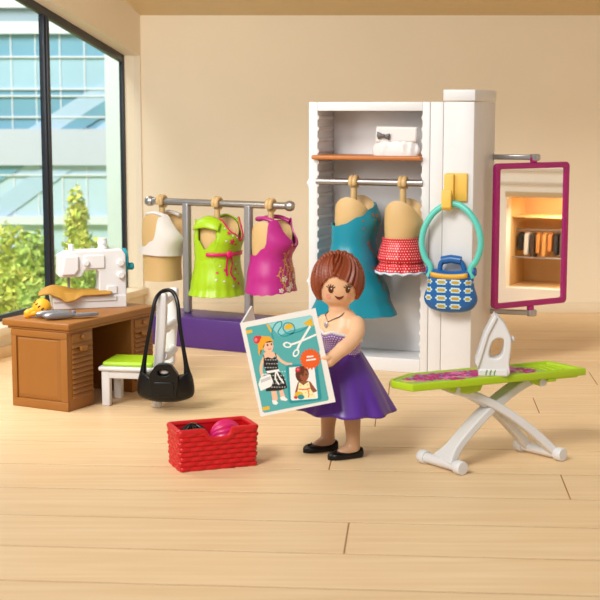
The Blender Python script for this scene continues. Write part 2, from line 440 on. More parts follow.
# ================================================================== OUTSIDE THE WINDOW
YO = 36.0
def px2z(y):    # height at the facade
    d = -(y-300)/1400; p = math.atan(190/1400); return HC+YO*(-sin(p)+d*cos(p))/(cos(p)+d*sin(p))
GB1 = mat('office_glass_blue', (164, 198, 216), 0.3, var=0.12, scale=0.6); GB2 = mat('office_glass_teal', (112, 164, 188), 0.3, var=0.15, scale=0.6); GB3 = mat('office_glass_pale', (188, 210, 224), 0.3, var=0.12, scale=0.6)
OW = mat('office_white_cladding', (222, 224, 230), 0.6); OL = mat('office_lavender_cladding', (196, 200, 214), 0.6); OG = mat('office_grey', (150, 168, 178), 0.6)
off = thing('office_building', 'blurred white and blue glass office block behind the window', 'building', (-8, YO, 0))
def band(name, y0, y1, m, dep=0.0, x0=-13, x1=-1.5, th=0.3):
    b = MB(); b.box((x0, YO-dep, px2z(y1)), (x1, YO-dep+th, px2z(y0))); return b.build(name, m, off, world=True, smooth=False)
band('roof_band', -40, 8, OW, 0.2); band('glazing', 8, 22, OG); band('cladding_band', 22, 34, OW, 0.2)
band('glazing', 34, 57, GB2); band('glazing', 57, 89, GB1); band('glazing', 89, 129, GB2); band('cladding_band', 129, 165, OL, 0.2)
band('glazing', 165, 216, GB3); band('cladding_band', 216, 224, OW, 0.2); band('glazing', 224, 262, GB3); band('cladding_band', 262, 330, OG)
for yy in (57, 89, 96, 117, 175): band('glazing_rail', yy-0.8, yy+0.8, OW, 0.08, th=0.08)
def strip(y0, y1, xl, xr, ya, yb, wd, m, dep):  # diagonal reflections on the facade glass, put in as tinted strips
    b = MB(); z0, z1 = px2z(ya), px2z(yb)
    b.add([(xl, YO-dep, z0), (xr, YO-dep, z1), (xr, YO-dep, z1-wd), (xl, YO-dep, z0-wd), (xl, YO-dep+.05, z0), (xr, YO-dep+.05, z1), (xr, YO-dep+.05, z1-wd), (xl, YO-dep+.05, z0-wd)],
          [(3,2,1,0), (4,5,6,7), (0,1,5,4), (1,2,6,5), (2,3,7,6), (3,0,4,7)]); b.build('glass_reflection_streak', m, off, world=True, smooth=False)
GS1 = mat('reflection_lilac', (178, 202, 224), 0.3)
strip(0, 0, -7.8, -4.2, 150, 62, 0.50, GS1, 0.05); strip(0, 0, -7.8, -4.2, 170, 82, 0.36, GB2, 0.06); strip(0, 0, -7.8, -4.2, 200, 100, 0.6, GS1, 0.05)
for k in range(9):
    x = -9.2+k*0.62
    b = MB(); b.box((x, YO-0.03, px2z(262)), (x+0.03, YO+0.02, px2z(34))); b.build('glazing_post', OW, off, world=True, smooth=False)
b = MB(); b.box((-4.34, 31.5, -2.5), (-4.02, 31.8, 8)); tag(b.build('outdoor_pillar', mat('pillar_mint_white', (208, 218, 214), 0.6)), 'pale mint white pillar outside beside the right window jamb', 'pillar')
GRASS = mat('lawn_green', (176, 200, 90), 0.9, var=0.25, scale=1.5)
b = MB(); b.box((-18, 20.6, -1.6), (1, 35.7, -1.5)); struct(b.build('ground', GRASS, smooth=False))
def bush(name, x, y, z, h, wd, cols, label, grp, nleaf=260):
    t = thing(name, label, 'bush', (x, y, z), 0, grp)
    for ci, c_ in enumerate(cols):
        b = MB()
        for _ in range(nleaf):
            a = random.uniform(0, 2*PI); e = random.uniform(-1, 1); r = random.random()**0.4
            c = Vector((cos(a)*math.sqrt(1-e*e)*wd*r, sin(a)*math.sqrt(1-e*e)*wd*0.7*r, h/2+e*h/2*r))
            s_ = random.uniform(0.06, 0.13); q = [Vector((random.uniform(-1,1), random.uniform(-1,1), random.uniform(-1,1)))*s_ for _ in range(3)]
            b.add([c+q[0], c+q[1], c+q[2]], [(0,1,2)])
        b.build('foliage', mat('leaf_%d_%d_%d' % c_, c_, 0.8, var=0.2), t, smooth=False)
    b = MB(); b.tube([(0,0,0), (0,0,h*0.5)], 0.05, 6); b.build('stem', mat('bark', (110, 90, 60), 0.9), t)
LG = [(214, 220, 96), (182, 204, 90), (230, 224, 120)]; DG = [(150, 182, 84), (174, 198, 96), (200, 212, 110)]
for i, (x, y, h, wd, cs, lb) in enumerate([
    (-6.25, 29.5, 2.0, 0.62, LG, 'yellow green bush outside at far left of window'), (-5.35, 28.2, 1.9, 0.5, DG, 'darker green bush outside left of mullion'),
    (-4.72, 29.6, 2.75, 0.26, LG, 'tall slim yellow green shrub outside just right of mullion'), (-4.25, 27.3, 2.0, 0.42, LG, 'green bush outside behind sewing machine head'),
    (-3.62, 25.4, 1.9, 0.42, DG, 'green bush outside behind sewing machine pillar'),
    (-5.25, 25.6, 1.5, 0.5, LG, 'low yellow bush near sill in left pane'), (-4.5, 24.2, 1.4, 0.5, DG, 'low yellow green bush near sill behind the cloth'),
    (-4.75, 22.4, 1.35, 0.29, LG, 'low bush just beyond the window frame at left edge'), (-4.13, 22.0, 1.35, 0.29, DG, 'low bush just beyond the window frame right of the pincushion'),
    (-3.45, 21.8, 1.35, 0.33, LG, 'low bush just beyond the window frame behind the machine bed')]):
    bush('garden_bush', x, y, -1.5, h, wd, cs, lb, 'bushes outside the window', 520)

# ================================================================== WARDROBE (built in its own frame: x right, y back)
MW = (0.095, 15.22); UW = (0.934, -0.357); VW = (0.357, 0.934)
WA = math.atan2(UW[1], UW[0])
wd = thing('wardrobe', 'tall white open wardrobe with ribbed inner walls and a square column on its right', 'wardrobe', (MW[0], MW[1], 0), WA)
HW, DW = 2.885, 0.62
b = MB()
b.box((0, 0, 0), (0.1, DW, HW)); b.box((1.27, 0, 0), (1.352, DW, HW))                         # sides
b.box((0.1, 0, 0), (1.27, DW, 0.15)); b.box((0.1, 0, 2.79), (1.27, DW, HW)); b.box((0.1, 0.50, 0.15), (1.27, DW, 2.79))
wbody = b.build('body', WHITE, wd, smooth=False, bevel=0.006)
b = MB(); b.box((1.357, 0, 0), (1.495, DW, HW)); b.build('side_panel', WHITE, wd, smooth=False, bevel=0.006)
for sx, sg in ((0.1, 1), (1.27, -1)):
    b = MB()
    for k in range(22):
        z = 2.72-k*0.12
        b.tube([(sx-0.018*sg, 0.004, z), (sx-0.018*sg, 0.495, z)], 0.032, 14)
    b.build('shelf_rib_strip', WHITE, wd)
b = MB(); b.box((1.498, 0, 0), (1.825, 0.95, 2.885)); b.build('column', WHITE, wd, smooth=False, bevel=0.008)
b = MB(); b.box((1.492, -0.006, 2.893), (1.832, 0.957, 3.01)); b.build('column_cap', WHITE, wd, smooth=False, bevel=0.008)
for z in (2.01, 0.93):
    b = MB(); b.lathe([(0.028, 0), (0.028, 0.045), (0.02, 0.055)], (0, 0.1, z), (-1, 0, 0), 14); b.box((-0.03, 0.05, z-0.045), (0.0, 0.13, z+0.045)); b.build('hinge_peg', WHITE, wd, bevel=0.006)
b = MB(); b.box((0.05, -0.07, 2.272), (1.275, 0.47, 2.32)); b.build('shelf', SHELF, wd, smooth=False, bevel=0.018, bseg=4)
b = MB(); b.tube([(0.085, 0.02, 2.035), (1.275, 0.02, 2.035)], 0.038, 20); b.lathe([(0.0, 0), (0.042, 0), (0.042, 0.03), (0, 0.03)], (1.25, 0.02, 2.035), (1, 0, 0), 20); b.build('hanging_rod', STEEL, wd)

# clutch bag on the shelf
def wpt(u, v, z=0): return Vector((MW[0]+u*UW[0]+v*VW[0], MW[1]+u*UW[1]+v*VW[1], z))
c = thing('clutch_bag', 'white pleated clutch bag with a grey bow on the wardrobe shelf', 'bag', wpt(0.955, 0.13, 2.32), WA)
b = MB()
def pleat(x): return 0.5+0.5*cos(18*x*(1+0.35*x))
NU, NV = 60, 14
def fnc(i, j):
    a = 2*PI*i/NU; t = j/NV; z = 0.178*t
    wx = 0.272*(1-0.10*t**1.5)*(0.93+0.07*sin(PI*min(t*1.4, 1))); dy = 0.105*(1-0.35*t)
    x = wx*abs(cos(a))**0.6*(1 if cos(a) > 0 else -1); y = dy*abs(sin(a))**0.7*(1 if sin(a) > 0 else -1)
    y -= 0.020*pleat(x*3.2)*(t*(1-t)*4)*(1 if y < 0 else 0)
    return (x, y, z)
bb, cu = b.grid(fnc, NU, NV, True); b.f.append([bb+i for i in range(NU)][::-1]); b.m.append(0); b.f.append([bb+NV*NU+i for i in range(NU)]); b.m.append(0)
b.build('body', WPRINT, c)
b = MB(); b.prism([(-0.22, 0.13), (0.235, 0.14), (0.24, 0.30), (-0.215, 0.305)], -0.09, -0.035, Matrix.Rotation(R(-3), 4, 'X')); b.build('flap', WPRINT, c, bevel=0.02, bseg=4)
b = MB()
b.pillow([(-0.07, 0.045), (0, 0.012), (0.0, -0.012), (-0.06, -0.04), (-0.075, 0)], 0.03, Matrix.Translation((-0.12, -0.10, 0.21)))
b.pillow([(0.07, 0.03), (0, 0.012), (0.0, -0.012), (0.065, -0.045), (0.072, 0)], 0.03, Matrix.Translation((-0.12, -0.10, 0.205))); b.ball((-0.12, -0.105, 0.207), 0.022)
b.build('bow', mat('bow_grey', (104, 100, 100), 0.35, 0.3), c)

# ------------------------------------------------------------------ dress forms and clothes
# local frame of each hanging thing: +x = front of the garment, y = shoulder to shoulder, origin on the floor below the rail
def ell(a, b_, th, p=2.3):
    c, s_ = cos(th), sin(th); k = (abs(c)**p+abs(s_)**p)**(-1/p); return a*k*c, b_*k*s_
def make_form(label, loc, rz, zr, ztop, zbot, a, b_, waist, bust=0.05, group='beige hanging dress forms', rr=0.05):
    """zr rail height, ztop shoulder top, zbot lower end"""
    t = thing('dress_form', label, 'dress form', loc, rz, group)
    m = MB(); N = 56; zc_ = ztop-a*0.95; H = zc_-zbot
    def prof(z, th):
        q = max(0, min(1, (z-zbot)/H)); wv = 1-(1-waist)*math.exp(-((q-0.28)/0.33)**2)
        x, y = ell(a*wv, b_*wv, th); 
        if x > 0: x += bust*math.exp(-((z-(zc_-0.06))/0.11)**2)*(x/a)
        return x, y
    def topz(th): return zc_-0.06+(a*0.95+0.06)*(abs(sin(th))**1.1)
    NB = 18
    def g(i, j):
        th = 2*PI*i/N
        z = zbot+(topz(th)-zbot)*j/NB; x, y = prof(min(z, zc_), th)
        if z > zc_-0.02:
            tt = min(1, (z-zc_+0.02)/(a*0.95+0.02)); y *= 1-0.10*tt*tt; x *= 1-0.04*tt
        return (x, y, z)
    bb, cu = m.grid(g, N, NB, True)
    m.f.append([bb+i for i in range(N)][::-1]); m.m.append(0)
    rim = [Vector(m.v[bb+NB*N+i]) for i in range(N)]
    prev = bb+NB*N; K = 8
    for k in range(1, K):
        r = 1-k/K
        ids = m.add([(p.x*r, p.y*r, (zc_-0.09)+(p.z-(zc_-0.09))*(r**3.5)) for p in rim], [])
        for i in range(N): m.f.append([prev+i, prev+(i+1) % N, ids+(i+1) % N, ids+i]); m.m.append(0)
        prev = ids
    cc = m.add([(0, 0, zc_-0.09)], [])
    for i in range(N): m.f.append([prev+i, prev+(i+1) % N, cc]); m.m.append(0)
    m.build('torso', BEIGE, t)
    h = MB()
    h.tube(smooth([(0.0, 0, zc_-0.12), (0.0, 0, ztop-0.04), (0.0, 0, ztop+0.04), (0.0, 0.0, zr-rr-0.02)], 5), [0.036]*11+[0.034]*4+[0.032], 14)
    # ring: axis along local x (rail direction), open at the back
    pts = [(0, rr*1.16*cos(q), zr+rr*1.16*sin(q)) for q in [R(-90+300*k/22) for k in range(23)]]
    for dx in (-0.021, 0.021): h.tube([(dx, p[1], p[2]) for p in pts], 0.028, 12)
    h.build('hook', BEIGE, t)
    return t
def garment(name, label, cat, loc, rz, prof, zb, zt, mats, group=None, deco=None, parts=None, thick=0.014, N=96, NV=36, dotuv=True, partname='garment_shell'):
    """prof(z, th)->(x,y); zb(th), zt(th); deco(mb, S) adds prints"""
    t = thing(name, label, cat, loc, rz, group)
    m = MB(); per = 1.6
    def nrm_(z, th):
        x, y = prof(z, th); e = 0.02; x2, y2 = prof(z, th+e); x3, y3 = prof(z+0.01, th)
        return Vector((x2-x, y2-y, 0)).cross(Vector((x3-x, y3-y, 0.01))).normalized()
    def g0(i, j, d=0.0):
        th = 2*PI*i/N; z = zb(th)+(zt(th)-zb(th))*j/NV; x, y = prof(z, th); return Vector((x, y, z))+nrm_(z, th)*d
    uvf = lambda i, j: (per*i/N, zb(2*PI*(i % N)/N)+(zt(2*PI*(i % N)/N)-zb(2*PI*(i % N)/N))*j/NV)
    bo, _ = m.grid(lambda i, j: g0(i, j, thick), N, NV, True, 0, uv=uvf)
    bi, _ = m.grid(g0, N, NV, True, 0)
    for i in range(N):
        k = (i+1) % N
        m.f.append([bo+k, bo+i, bi+i, bi+k]); m.m.append(0)
        m.f.append([bo+NV*N+i, bo+NV*N+k, bi+NV*N+k, bi+NV*N+i]); m.m.append(0)
    for fi in range(N*NV, 2*N*NV): m.f[fi] = m.f[fi][::-1]
    def S(u, v):
        # u = arc metres from the front, v = height
        th = u/0.27; x, y = prof(v, th); n_ = nrm_(v, th)
        return Vector((x, y, v))+n_*thick, n_
    if deco: deco(m, S)
    m.build(partname, mats, t)
    if parts: parts(t, S)
    return t
RA = math.atan2(-0.47, 0.883)      # rail direction
def rackpt(px_x): return px_x
# rack rail passes through these points
def rail(x): 
    t = (x+1.84)/(1.75); return 17.2-0.8*t   # y on the rail at x
# clothes rail stand
rk = thing('clothes_rack', 'silver clothes rail standing on a long purple base', 'clothes rack', (-0.98, 16.64, 0), RA)
b = MB(); b.box((-1.02, -0.36, 0), (0.92, 0.30, 0.36)); b.build('base', PURPLE, rk, smooth=False, bevel=0.012)
ZR = 1.70
for sx in (-0.435, 0.425):
    b = MB(); b.box((sx-0.045, -0.045, 0.36), (sx+0.045, 0.045, ZR)); b.build('post', GREYP, rk, bevel=0.022, bseg=3)
b = MB(); b.tube([(-0.95, 0, ZR), (0.96, 0, ZR)], 0.042, 20); b.build('rail', STEEL, rk)
for sx, sg in ((-0.95, -1), (0.96, 1)):
    b = MB(); b.lathe([(0.0, -0.03), (0.05, -0.03), (0.062, 0.0), (0.062, 0.03), (0.05, 0.06), (0.02, 0.075), (0.0, 0.078)], (sx, 0, ZR), (sg, 0, 0), 20); b.build('end_cap', STEEL, rk)
def onrack(u): v = rk.matrix_world @ Vector((u, 0, 0)); return (v.x, v.y, 0)
def onrod(u): v = wpt(u, 0.02); return (v.x, v.y, 0)

GR = 'beige hanging dress forms'
# --- white halter top
LU = -0.79
make_form('beige dress form wearing the white halter top, leftmost on the silver rail', onrack(LU), RA, ZR, 1.56, 0.745, 0.235, 0.25, 0.92)
def p_h(z, th):
    a, b_ = 0.25, 0.265
    x, y = ell(a, b_, th)
    if x > 0: x += 0.07*math.exp(-((z-1.28)/0.12)**2)*(x/a)
    if z > 1.3: f = min(1, (z-1.3)/0.28); x *= 1-0.08*f*f; y *= 1-0.05*f*f
    return x, y
def zt_h(th):
    t_ = abs(math.degrees((th+PI) % (2*PI)-PI))
    return interp([(0, 1.22), (14, 1.30), (42, 1.56), (62, 1.53), (84, 1.24), (110, 1.17), (180, 1.15)], t_)
def zb_h(th):
    t_ = abs(math.degrees((th+PI) % (2*PI)-PI)); return interp([(0, 1.05), (60, 1.06), (110, 1.07), (180, 1.07)], t_)
def halter_parts(loops, mm):
    def f(t, S):
        b = MB(); b.tube(smooth([(q_[0], q_[1], q_[2]-0.02) for q_ in loops], 8), 0.032, 12, flat=0.8); b.build('neck_strap', mm, t)
    return f
garment('halter_top', 'white cropped halter top on the leftmost form of the silver rail', 'top', onrack(LU), RA, p_h, zb_h, zt_h, [WPRINT], 'garments on the silver rail',
        parts=halter_parts([(0.16, 0.15, 1.55), (0.02, 0.16, 1.585), (-0.12, 0.12, 1.57), (-0.17, 0, 1.55), (-0.12, -0.12, 1.57), (0.02, -0.16, 1.585), (0.16, -0.15, 1.55)], WPRINT), partname='bodice')

# --- lime dress
CU = -0.005
make_form('beige dress form inside the lime dress, middle of the silver rail', onrack(CU), RA, ZR, 1.53, 0.75, 0.215, 0.24, 0.9)
def p_l(z, th):
    a = interp([(0.56, 0.325), (0.72, 0.285), (1.0, 0.245), (1.06, 0.238), (1.14, 0.24), (1.28, 0.25), (1.45, 0.235), (1.6, 0.228)], z); b_ = a*1.12
    x, y = ell(a, b_, th)
    if x > 0: x += 0.055*math.exp(-((z-1.30)/0.11)**2)*(x/a)
    if z < 1.06:
        k = ((1.06-z)/0.5)**1.3; f = 1+0.022*k*cos(18*th); x *= f; y *= f
    if 1.07 < z < 1.19: x *= 1.02; y *= 1.02
    return x, y
def zt_l(th):
    t_ = abs(math.degrees((th+PI) % (2*PI)-PI)); return interp([(0, 1.27), (20, 1.36), (48, 1.53), (58, 1.49), (66, 1.28), (90, 1.17), (112, 1.28), (120, 1.48), (132, 1.52), (180, 1.44)], t_)
def zb_l(th): return 0.612+0.004*cos(18*th)
def deco_l(d, S):
    for (u, v, r) in [(-0.16, 1.36, 0.028), (-0.13, 1.27, 0.04), (-0.07, 1.235, 0.022), (-0.03, 0.93, 0.028), (-0.06, 0.82, 0.026), (-0.18, 0.93, 0.03), (-0.02, 0.76, 0.026), (0.0, 0.87, 0.02), (-0.27, 0.90, 0.02)]:
        d.decal(S, u, v, star(5, r, r*0.45), 1, 0.006)
    for (u, v) in [(-0.19, 1.42), (-0.12, 1.33), (-0.2, 1.28), (-0.07, 1.31), (-0.10, 0.97), (-0.2, 0.80), (-0.05, 0.89), (-0.24, 0.98), (-0.28, 0.82), (-0.10, 0.74), (-0.02, 0.99)]:
        d.decal(S, u, v, circ(0.011, 8), 2, 0.006)
def parts_l(t, S):
    b = MB()
    b.grid(lambda i, j: tuple(S(-0.40+0.66*i/30, 1.095+0.042*j)[0]+S(-0.40+0.66*i/30, 1.1)[1]*0.006), 30, 1, False)
    b.build('belt_ribbon', PINK, t, solid=0.012)
    b = MB(); b.pillow(circ(0.045, 18), 0.04, Matrix.Translation(S(-0.13, 1.118)[0]+S(-0.13, 1.118)[1]*0.015) @ Matrix.Rotation(PI/2-0.5, 4, 'Z')); 
    for q, l in ((-0.15, 0.24), (-0.10, 0.30)):
        L = [(q, 1.10), (q-0.012*(1 if q < -0.12 else -1), 1.0), (q-0.02+0.0*l, 1.10-l*0.7), (q+(0.02 if q > -0.12 else -0.02), 1.10-l)]
        for (u0, v0), (u1, v1) in zip(L, L[1:]):
            P = []
            for k in range(2):
                u, v = ((u0, v0), (u1, v1))[k]
                for du in (-0.012, 0.012): p, n_ = S(u+du, v); P.append(p+n_*0.01)
            b.add(P, [(0, 1, 3, 2)])
    b.build('bow', PINK, t)
    for sg in (-1, 1):   # cap sleeves
        b = MB()
        def f(i, j, sg=sg):
            al = -1.25+2.5*i/16; be = 0.15+1.15*j/8
            x = 0.180*sin(al); yy = 0.165+0.15*sin(be)*cos(al*0.6); zz = 1.385+0.175*cos(be)*cos(al*0.7)
            return (x+0.005, sg*yy, zz-0.02*abs(sin(al)))
        b.grid(f, 16, 8); b.build('cap_sleeve', LIME, t, solid=0.02, soff=0)
    b = MB()
    pts = []
    for k in range(-12, 13):
        th = R(50*k/12); x, y = p_l(zt_l(th), th); n_ = Vector((x, y, 0)).normalized(); pts.append(Vector((x, y, zt_l(th)))+n_*0.014)
    b.tube(pts, 0.011, 8); b.build('neck_trim', PINK, t)
garment('short_dress', 'lime green dress with pink bow belt hanging mid silver rail', 'dress', onrack(CU), RA, p_l, zb_l, zt_l, [LIME, PINK, WPRINT], 'garments on the silver rail', deco_l, parts_l, partname='dress_shell')

# --- magenta top
MU = 0.725
make_form('beige dress form inside the magenta halter top, rightmost on the silver rail', onrack(MU), RA, ZR, 1.52, 0.8, 0.21, 0.23, 0.92)
def p_m(z, th):
    a = interp([(0.62, 0.285), (0.85, 0.255), (1.12, 0.215), (1.28, 0.23), (1.42, 0.225), (1.6, 0.215)], z); x, y = ell(a, a*1.1, th)
    if x > 0: x += 0.08*math.exp(-((z-1.27)/0.11)**2)*(x/a)
    return x, y
def zt_m(th):
    t_ = abs(math.degrees((th+PI) % (2*PI)-PI)); return interp([(0, 1.22), (14, 1.31), (44, 1.55), (62, 1.53), (80, 1.22), (110, 1.13), (180, 1.12)], t_)
def zb_m(th): return 0.69+0.015*cos(2*th)+0.006*cos(16*th)
def deco_m(d, S):
    for (u, v, r) in [(-0.12, 0.86, 0.032), (-0.02, 0.78, 0.034), (-0.07, 0.74, 0.03), (0.06, 0.88, 0.03), (0.10, 0.80, 0.028), (-0.17, 0.73, 0.024)]:
        d.decal(S, u, v, flower(5, r*1.2, r*0.4), 2, 0.006)
        d.decal(S, u, v, circ(r*0.3, 8), 1, 0.010)
    for k in range(9):
        u0 = -0.16+0.035*k; pts = [(u0+0.03*sin(k*2+q*1.1), 0.73+q*(0.26+0.09*((k*5) % 4))/6) for q in range(7)]
        for (a0, v0), (a1, v1) in zip(pts, pts[1:]):
            P = []
            for (u, v) in ((a0, v0), (a1, v1)):
                for du in (-0.0045, 0.0045): p, n_ = S(u+du, v); P.append(p+n_*0.005)
            i0 = d.add(P, []); d.f.append([i0, i0+1, i0+3, i0+2]); d.m.append(1)
        for q in range(2, 7): d.decal(S, pts[q][0]+0.014*(1 if q % 2 else -1), pts[q][1], circ(0.009, 8, 1.6, 0.8), 1, 0.006)
garment('halter_top', 'magenta sleeveless halter top with gold and white flowers on the silver rail', 'top', onrack(MU), RA, p_m, zb_m, zt_m, [MAG, GOLD, WPRINT], 'garments on the silver rail', deco_m,
        halter_parts([(0.17, 0.155, 1.53), (0.03, 0.16, 1.575), (-0.10, 0.12, 1.57), (-0.15, 0, 1.55), (-0.10, -0.12, 1.57), (0.03, -0.16, 1.575), (0.17, -0.155, 1.53)], MAG), partname='top_shell')

# --- teal gown and red skirt in the wardrobe
TU = 0.51; RU = 1.06; ZW = 2.035
make_form('beige dress form inside the long teal gown in the wardrobe', onrod(TU), WA, ZW, 1.885, 1.05, 0.19, 0.25, 0.9, rr=0.042)
def p_t(z, th):
    a = interp([(0.55, 0.485), (0.8, 0.385), (1.1, 0.275), (1.4, 0.215), (1.6, 0.215), (1.9, 0.205)], z); x, y = ell(a, min(a*1.25, 0.34), th, 2.2)
    if x > 0: x += 0.07*math.exp(-((z-1.64)/0.13)**2)*(x/a)
    if z < 1.1: f = 1+0.012*((1.1-z)/0.5)*cos(10*th+1); x *= f; y *= f
    return x, y
def zt_t(th):
    d_ = math.degrees((th+PI) % (2*PI)-PI)     # -90 = shoulder nearest the viewer, +90 the far one
    return interp([(-180, 1.60), (-120, 1.575), (-95, 1.60), (-60, 1.68), (-25, 1.76), (10, 1.80), (50, 1.81), (90, 1.81), (130, 1.72), (180, 1.60)], d_)
def zb_t(th): return 0.60+0.012*cos(th*1.0+1)+0.004*cos(10*th)
GOLDB = mat('bronze_print', (150, 110, 70), 0.35, 0.3)
def deco_t(d, S):
    random.seed(3)
    for k in range(46):
        q = k/46; v = 1.74-1.05*q; u = -0.16+0.30*q*0.6+random.uniform(-0.06, 0.06)*(1.6-q)
        if k < 14: u = random.uniform(-0.26, 0.02); v = random.uniform(1.54, 1.70)
        if v > zt_t(u/0.27)-0.03: v = zt_t(u/0.27)-0.05
        d.decal(S, u, v, flower(5, 0.022, 0.008) if k % 2 else star(6, 0.016, 0.006), 1, 0.005, rot=k)
garment('long_gown', 'long teal one shoulder gown hanging in the wardrobe behind the doll', 'dress', onrod(TU), WA, p_t, zb_t, zt_t, [TEAL, GOLDB], None, deco_t, partname='gown_shell')

make_form('beige dress form above the red skirt, right side of the wardrobe rod', onrod(RU), WA, ZW, 1.86, 1.15, 0.185, 0.24, 0.93, 0.045, rr=0.042)
REDD = dotmat('red_polka', (200, 20, 32), (240, 190, 190), 34, 38, 0.0060)
LACE = mat('pale_blue_lace', (206, 222, 240), 0.5)
def p_r(z, th):
    a = interp([(1.05, 0.275), (1.10, 0.262), (1.205, 0.215), (1.22, 0.232), (1.235, 0.245), (1.30, 0.232), (1.43, 0.20), (1.5, 0.2)], z); x, y = ell(a, a*1.18, th, 2.1)
    k = max(0, (1.44-z)/0.36); f = 1+0.035*k*cos(13*th); return x*f, y*f
def deco_r(d, S):
    pass
def parts_r(t, S):
    b = MB(); n_ = 96
    def f(i, j):
        th = 2*PI*i/n_; z = 1.108-0.022*j+0.012*cos(13*th)*(1 if j else 0.4); x, y = p_r(1.07, th); return (x*1.03, y*1.03, z)
    b.grid(f, n_, 1, True); b.build('lace_hem', LACE, t, solid=0.018, soff=0)
garment('ruffled_skirt', 'red polka dot two tier skirt with pale lace hem in the wardrobe', 'skirt', onrod(RU), WA, p_r, lambda th: 1.105+0.01*cos(13*th), lambda th: 1.46, [REDD], None, None, parts_r, partname='skirt_shell')

# ------------------------------------------------------------------ hook and blue bag on the column
uh = 1.628
hk = thing('wall_hook', 'yellow plastic hook on the front of the white wardrobe column', 'hook', wpt(uh, 0, 1.86), WA)
b = MB(); b.box((-0.085, -0.035, -0.005), (0.14, 0, 0.29)); b.build('back_plate', YEL, hk, smooth=False, bevel=0.012, bseg=3)
b = MB()
prf = [(-0.02, 0.285), (-0.075, 0.275), (-0.075, -0.01), (-0.10, -0.035), (-0.13, -0.02), (-0.13, 0.12), (-0.165, 0.12), (-0.17, -0.06), (-0.135, -0.095), (-0.07, -0.09), (-0.035, -0.05), (-0.02, 0.0)]
Mp = Matrix(((0, 1, 0, 0), (1, 0, 0, 0), (0, 0, 1, 0), (0, 0, 0, 1)))
b.prism(prf, -0.10, 0.005, Mp); b.build('hook_arm', YEL, hk, smooth=False, bevel=0.010, bseg=3)
bg_ = thing('handbag', 'blue patterned handbag with mint loop handle hung on the yellow hook', 'bag', wpt(uh+0.005, -0.12, 0.71), WA)
out = closed_smooth([(-0.21, 0.36), (-0.25, 0.22), (-0.285, 0.10), (-0.20, 0.012), (0, -0.012), (0.20, 0.012), (0.285, 0.10), (0.25, 0.22), (0.21, 0.36), (0.0, 0.355)], 4)
out = [(x, z*1.2) for x, z in out]
bagb = MB(); bagb.pillow(out, 0.21, I4, ex=5, rings=9)
def fy(x, z):   # front surface of that pillow
    best = 0.5
    n_ = len(out); cx = sum(p[0] for p in out)/n_; cz = sum(p[1] for p in out)/n_
    dx, dz = x-cx, z-cz; rr_ = 0
    for i in range(n_):
        (ax, az), (bx_, bz) = out[i], out[(i+1) % n_]; ax -= cx; bx_ -= cx; az -= cz; bz -= cz
        den = dx*(bz-az)-dz*(bx_-ax)
        if abs(den) < 1e-9: continue
        tt = (ax*(bz-az)-az*(bx_-ax))/den; s_ = (ax*dz-az*dx)/den
        if tt > 0 and -1e-6 <= s_ <= 1+1e-6: rr_ = 1/tt
    rr_ = min(rr_, 0.999)
    return -0.105*math.sqrt(1-rr_**5)
def BS(u, v): return Vector((u, fy(u, v), v)), Vector((0, -1, 0))
PB = mat('pale_blue_print', (186, 220, 234), 0.4)
b = bagb
for r_, zz in enumerate((0.065, 0.150, 0.235, 0.318)):
    for cx_ in (-0.215, -0.075, 0.075, 0.205):
        if abs(cx_) > 0.2: ww = 0.025
        else: ww = 0.046
        if zz < 0.1 and abs(cx_) > 0.2: continue
        hh = 0.028
        if True:
            b.decal(BS, cx_, zz, [(ww+0.016, 0.009), (ww+0.002, 0.010), (ww, hh), (-ww, hh), (-ww-0.002, 0.010), (-ww-0.016, 0.009), (-ww-0.016, -0.009), (-ww-0.002, -0.010), (-ww, -hh), (ww, -hh), (ww+0.002, -0.010), (ww+0.016, -0.009)], 1, 0.004)
            b.decal(BS, cx_, zz, [(ww*0.9, 0.004), (ww*0.62, hh*0.5), (-ww*0.62, hh*0.5), (-ww*0.9, 0.004), (-ww*0.9, -0.004), (-ww*0.62, -hh*0.5), (ww*0.62, -hh*0.5), (ww*0.9, -0.004)], 2, 0.008)
b.build('body', [BLUE, PB, mat('mustard_print', (186, 150, 40), 0.4)], bg_)
b = MB()
b.grid(lambda i, j: (-0.195+0.39*i/16, fy(-0.195+0.39*i/16, 0.395)-0.006-0.004, 0.368+0.052*j-0.02*cos(PI*(i/16-0.5))), 16, 1); b.build('yellow_band', GOLD, bg_, solid=0.012)
b = MB(); b.tube(smooth([(-0.12, 0, 0.40), (-0.115, 0, 0.48), (-0.085, 0, 0.525), (0.02, 0, 0.545), (0.10, 0, 0.525), (0.13, 0, 0.48), (0.15, 0, 0.40)], 5), 0.027, 14)
b.tube([(-0.10, 0, 0.532), (0.0, 0, 0.552), (0.105, 0, 0.538)], 0.045, 14); b.build('top_handle', BLUE, bg_)
b = MB(); b.tube(smooth([(-0.232, -0.02, 0.36), (-0.215, -0.02, 0.46), (-0.275, -0.02, 0.55), (-0.315, -0.02, 0.70), (-0.29, -0.01, 0.87), (-0.2, 0.0, 1.02), (-0.09, 0.02, 1.105), (0.0, 0.025, 1.125), (0.09, 0.02, 1.105), (0.2, 0.0, 1.02), (0.29, -0.01, 0.87), (0.315, -0.02, 0.70), (0.275, -0.02, 0.55), (0.215, -0.02, 0.46), (0.232, -0.02, 0.36)], 6), 0.033, 14)
b.build('loop_handle', MINT, bg_)
for sg in (-1, 1):
    b = MB(); b.lathe([(0.0, 0), (0.042, 0), (0.05, 0.012), (0.05, 0.03), (0.038, 0.042), (0, 0.045)], (sg*0.225, 0, 0.425), (sg, 0, 0.1), 18); b.build('handle_knob', BLUE, bg_)

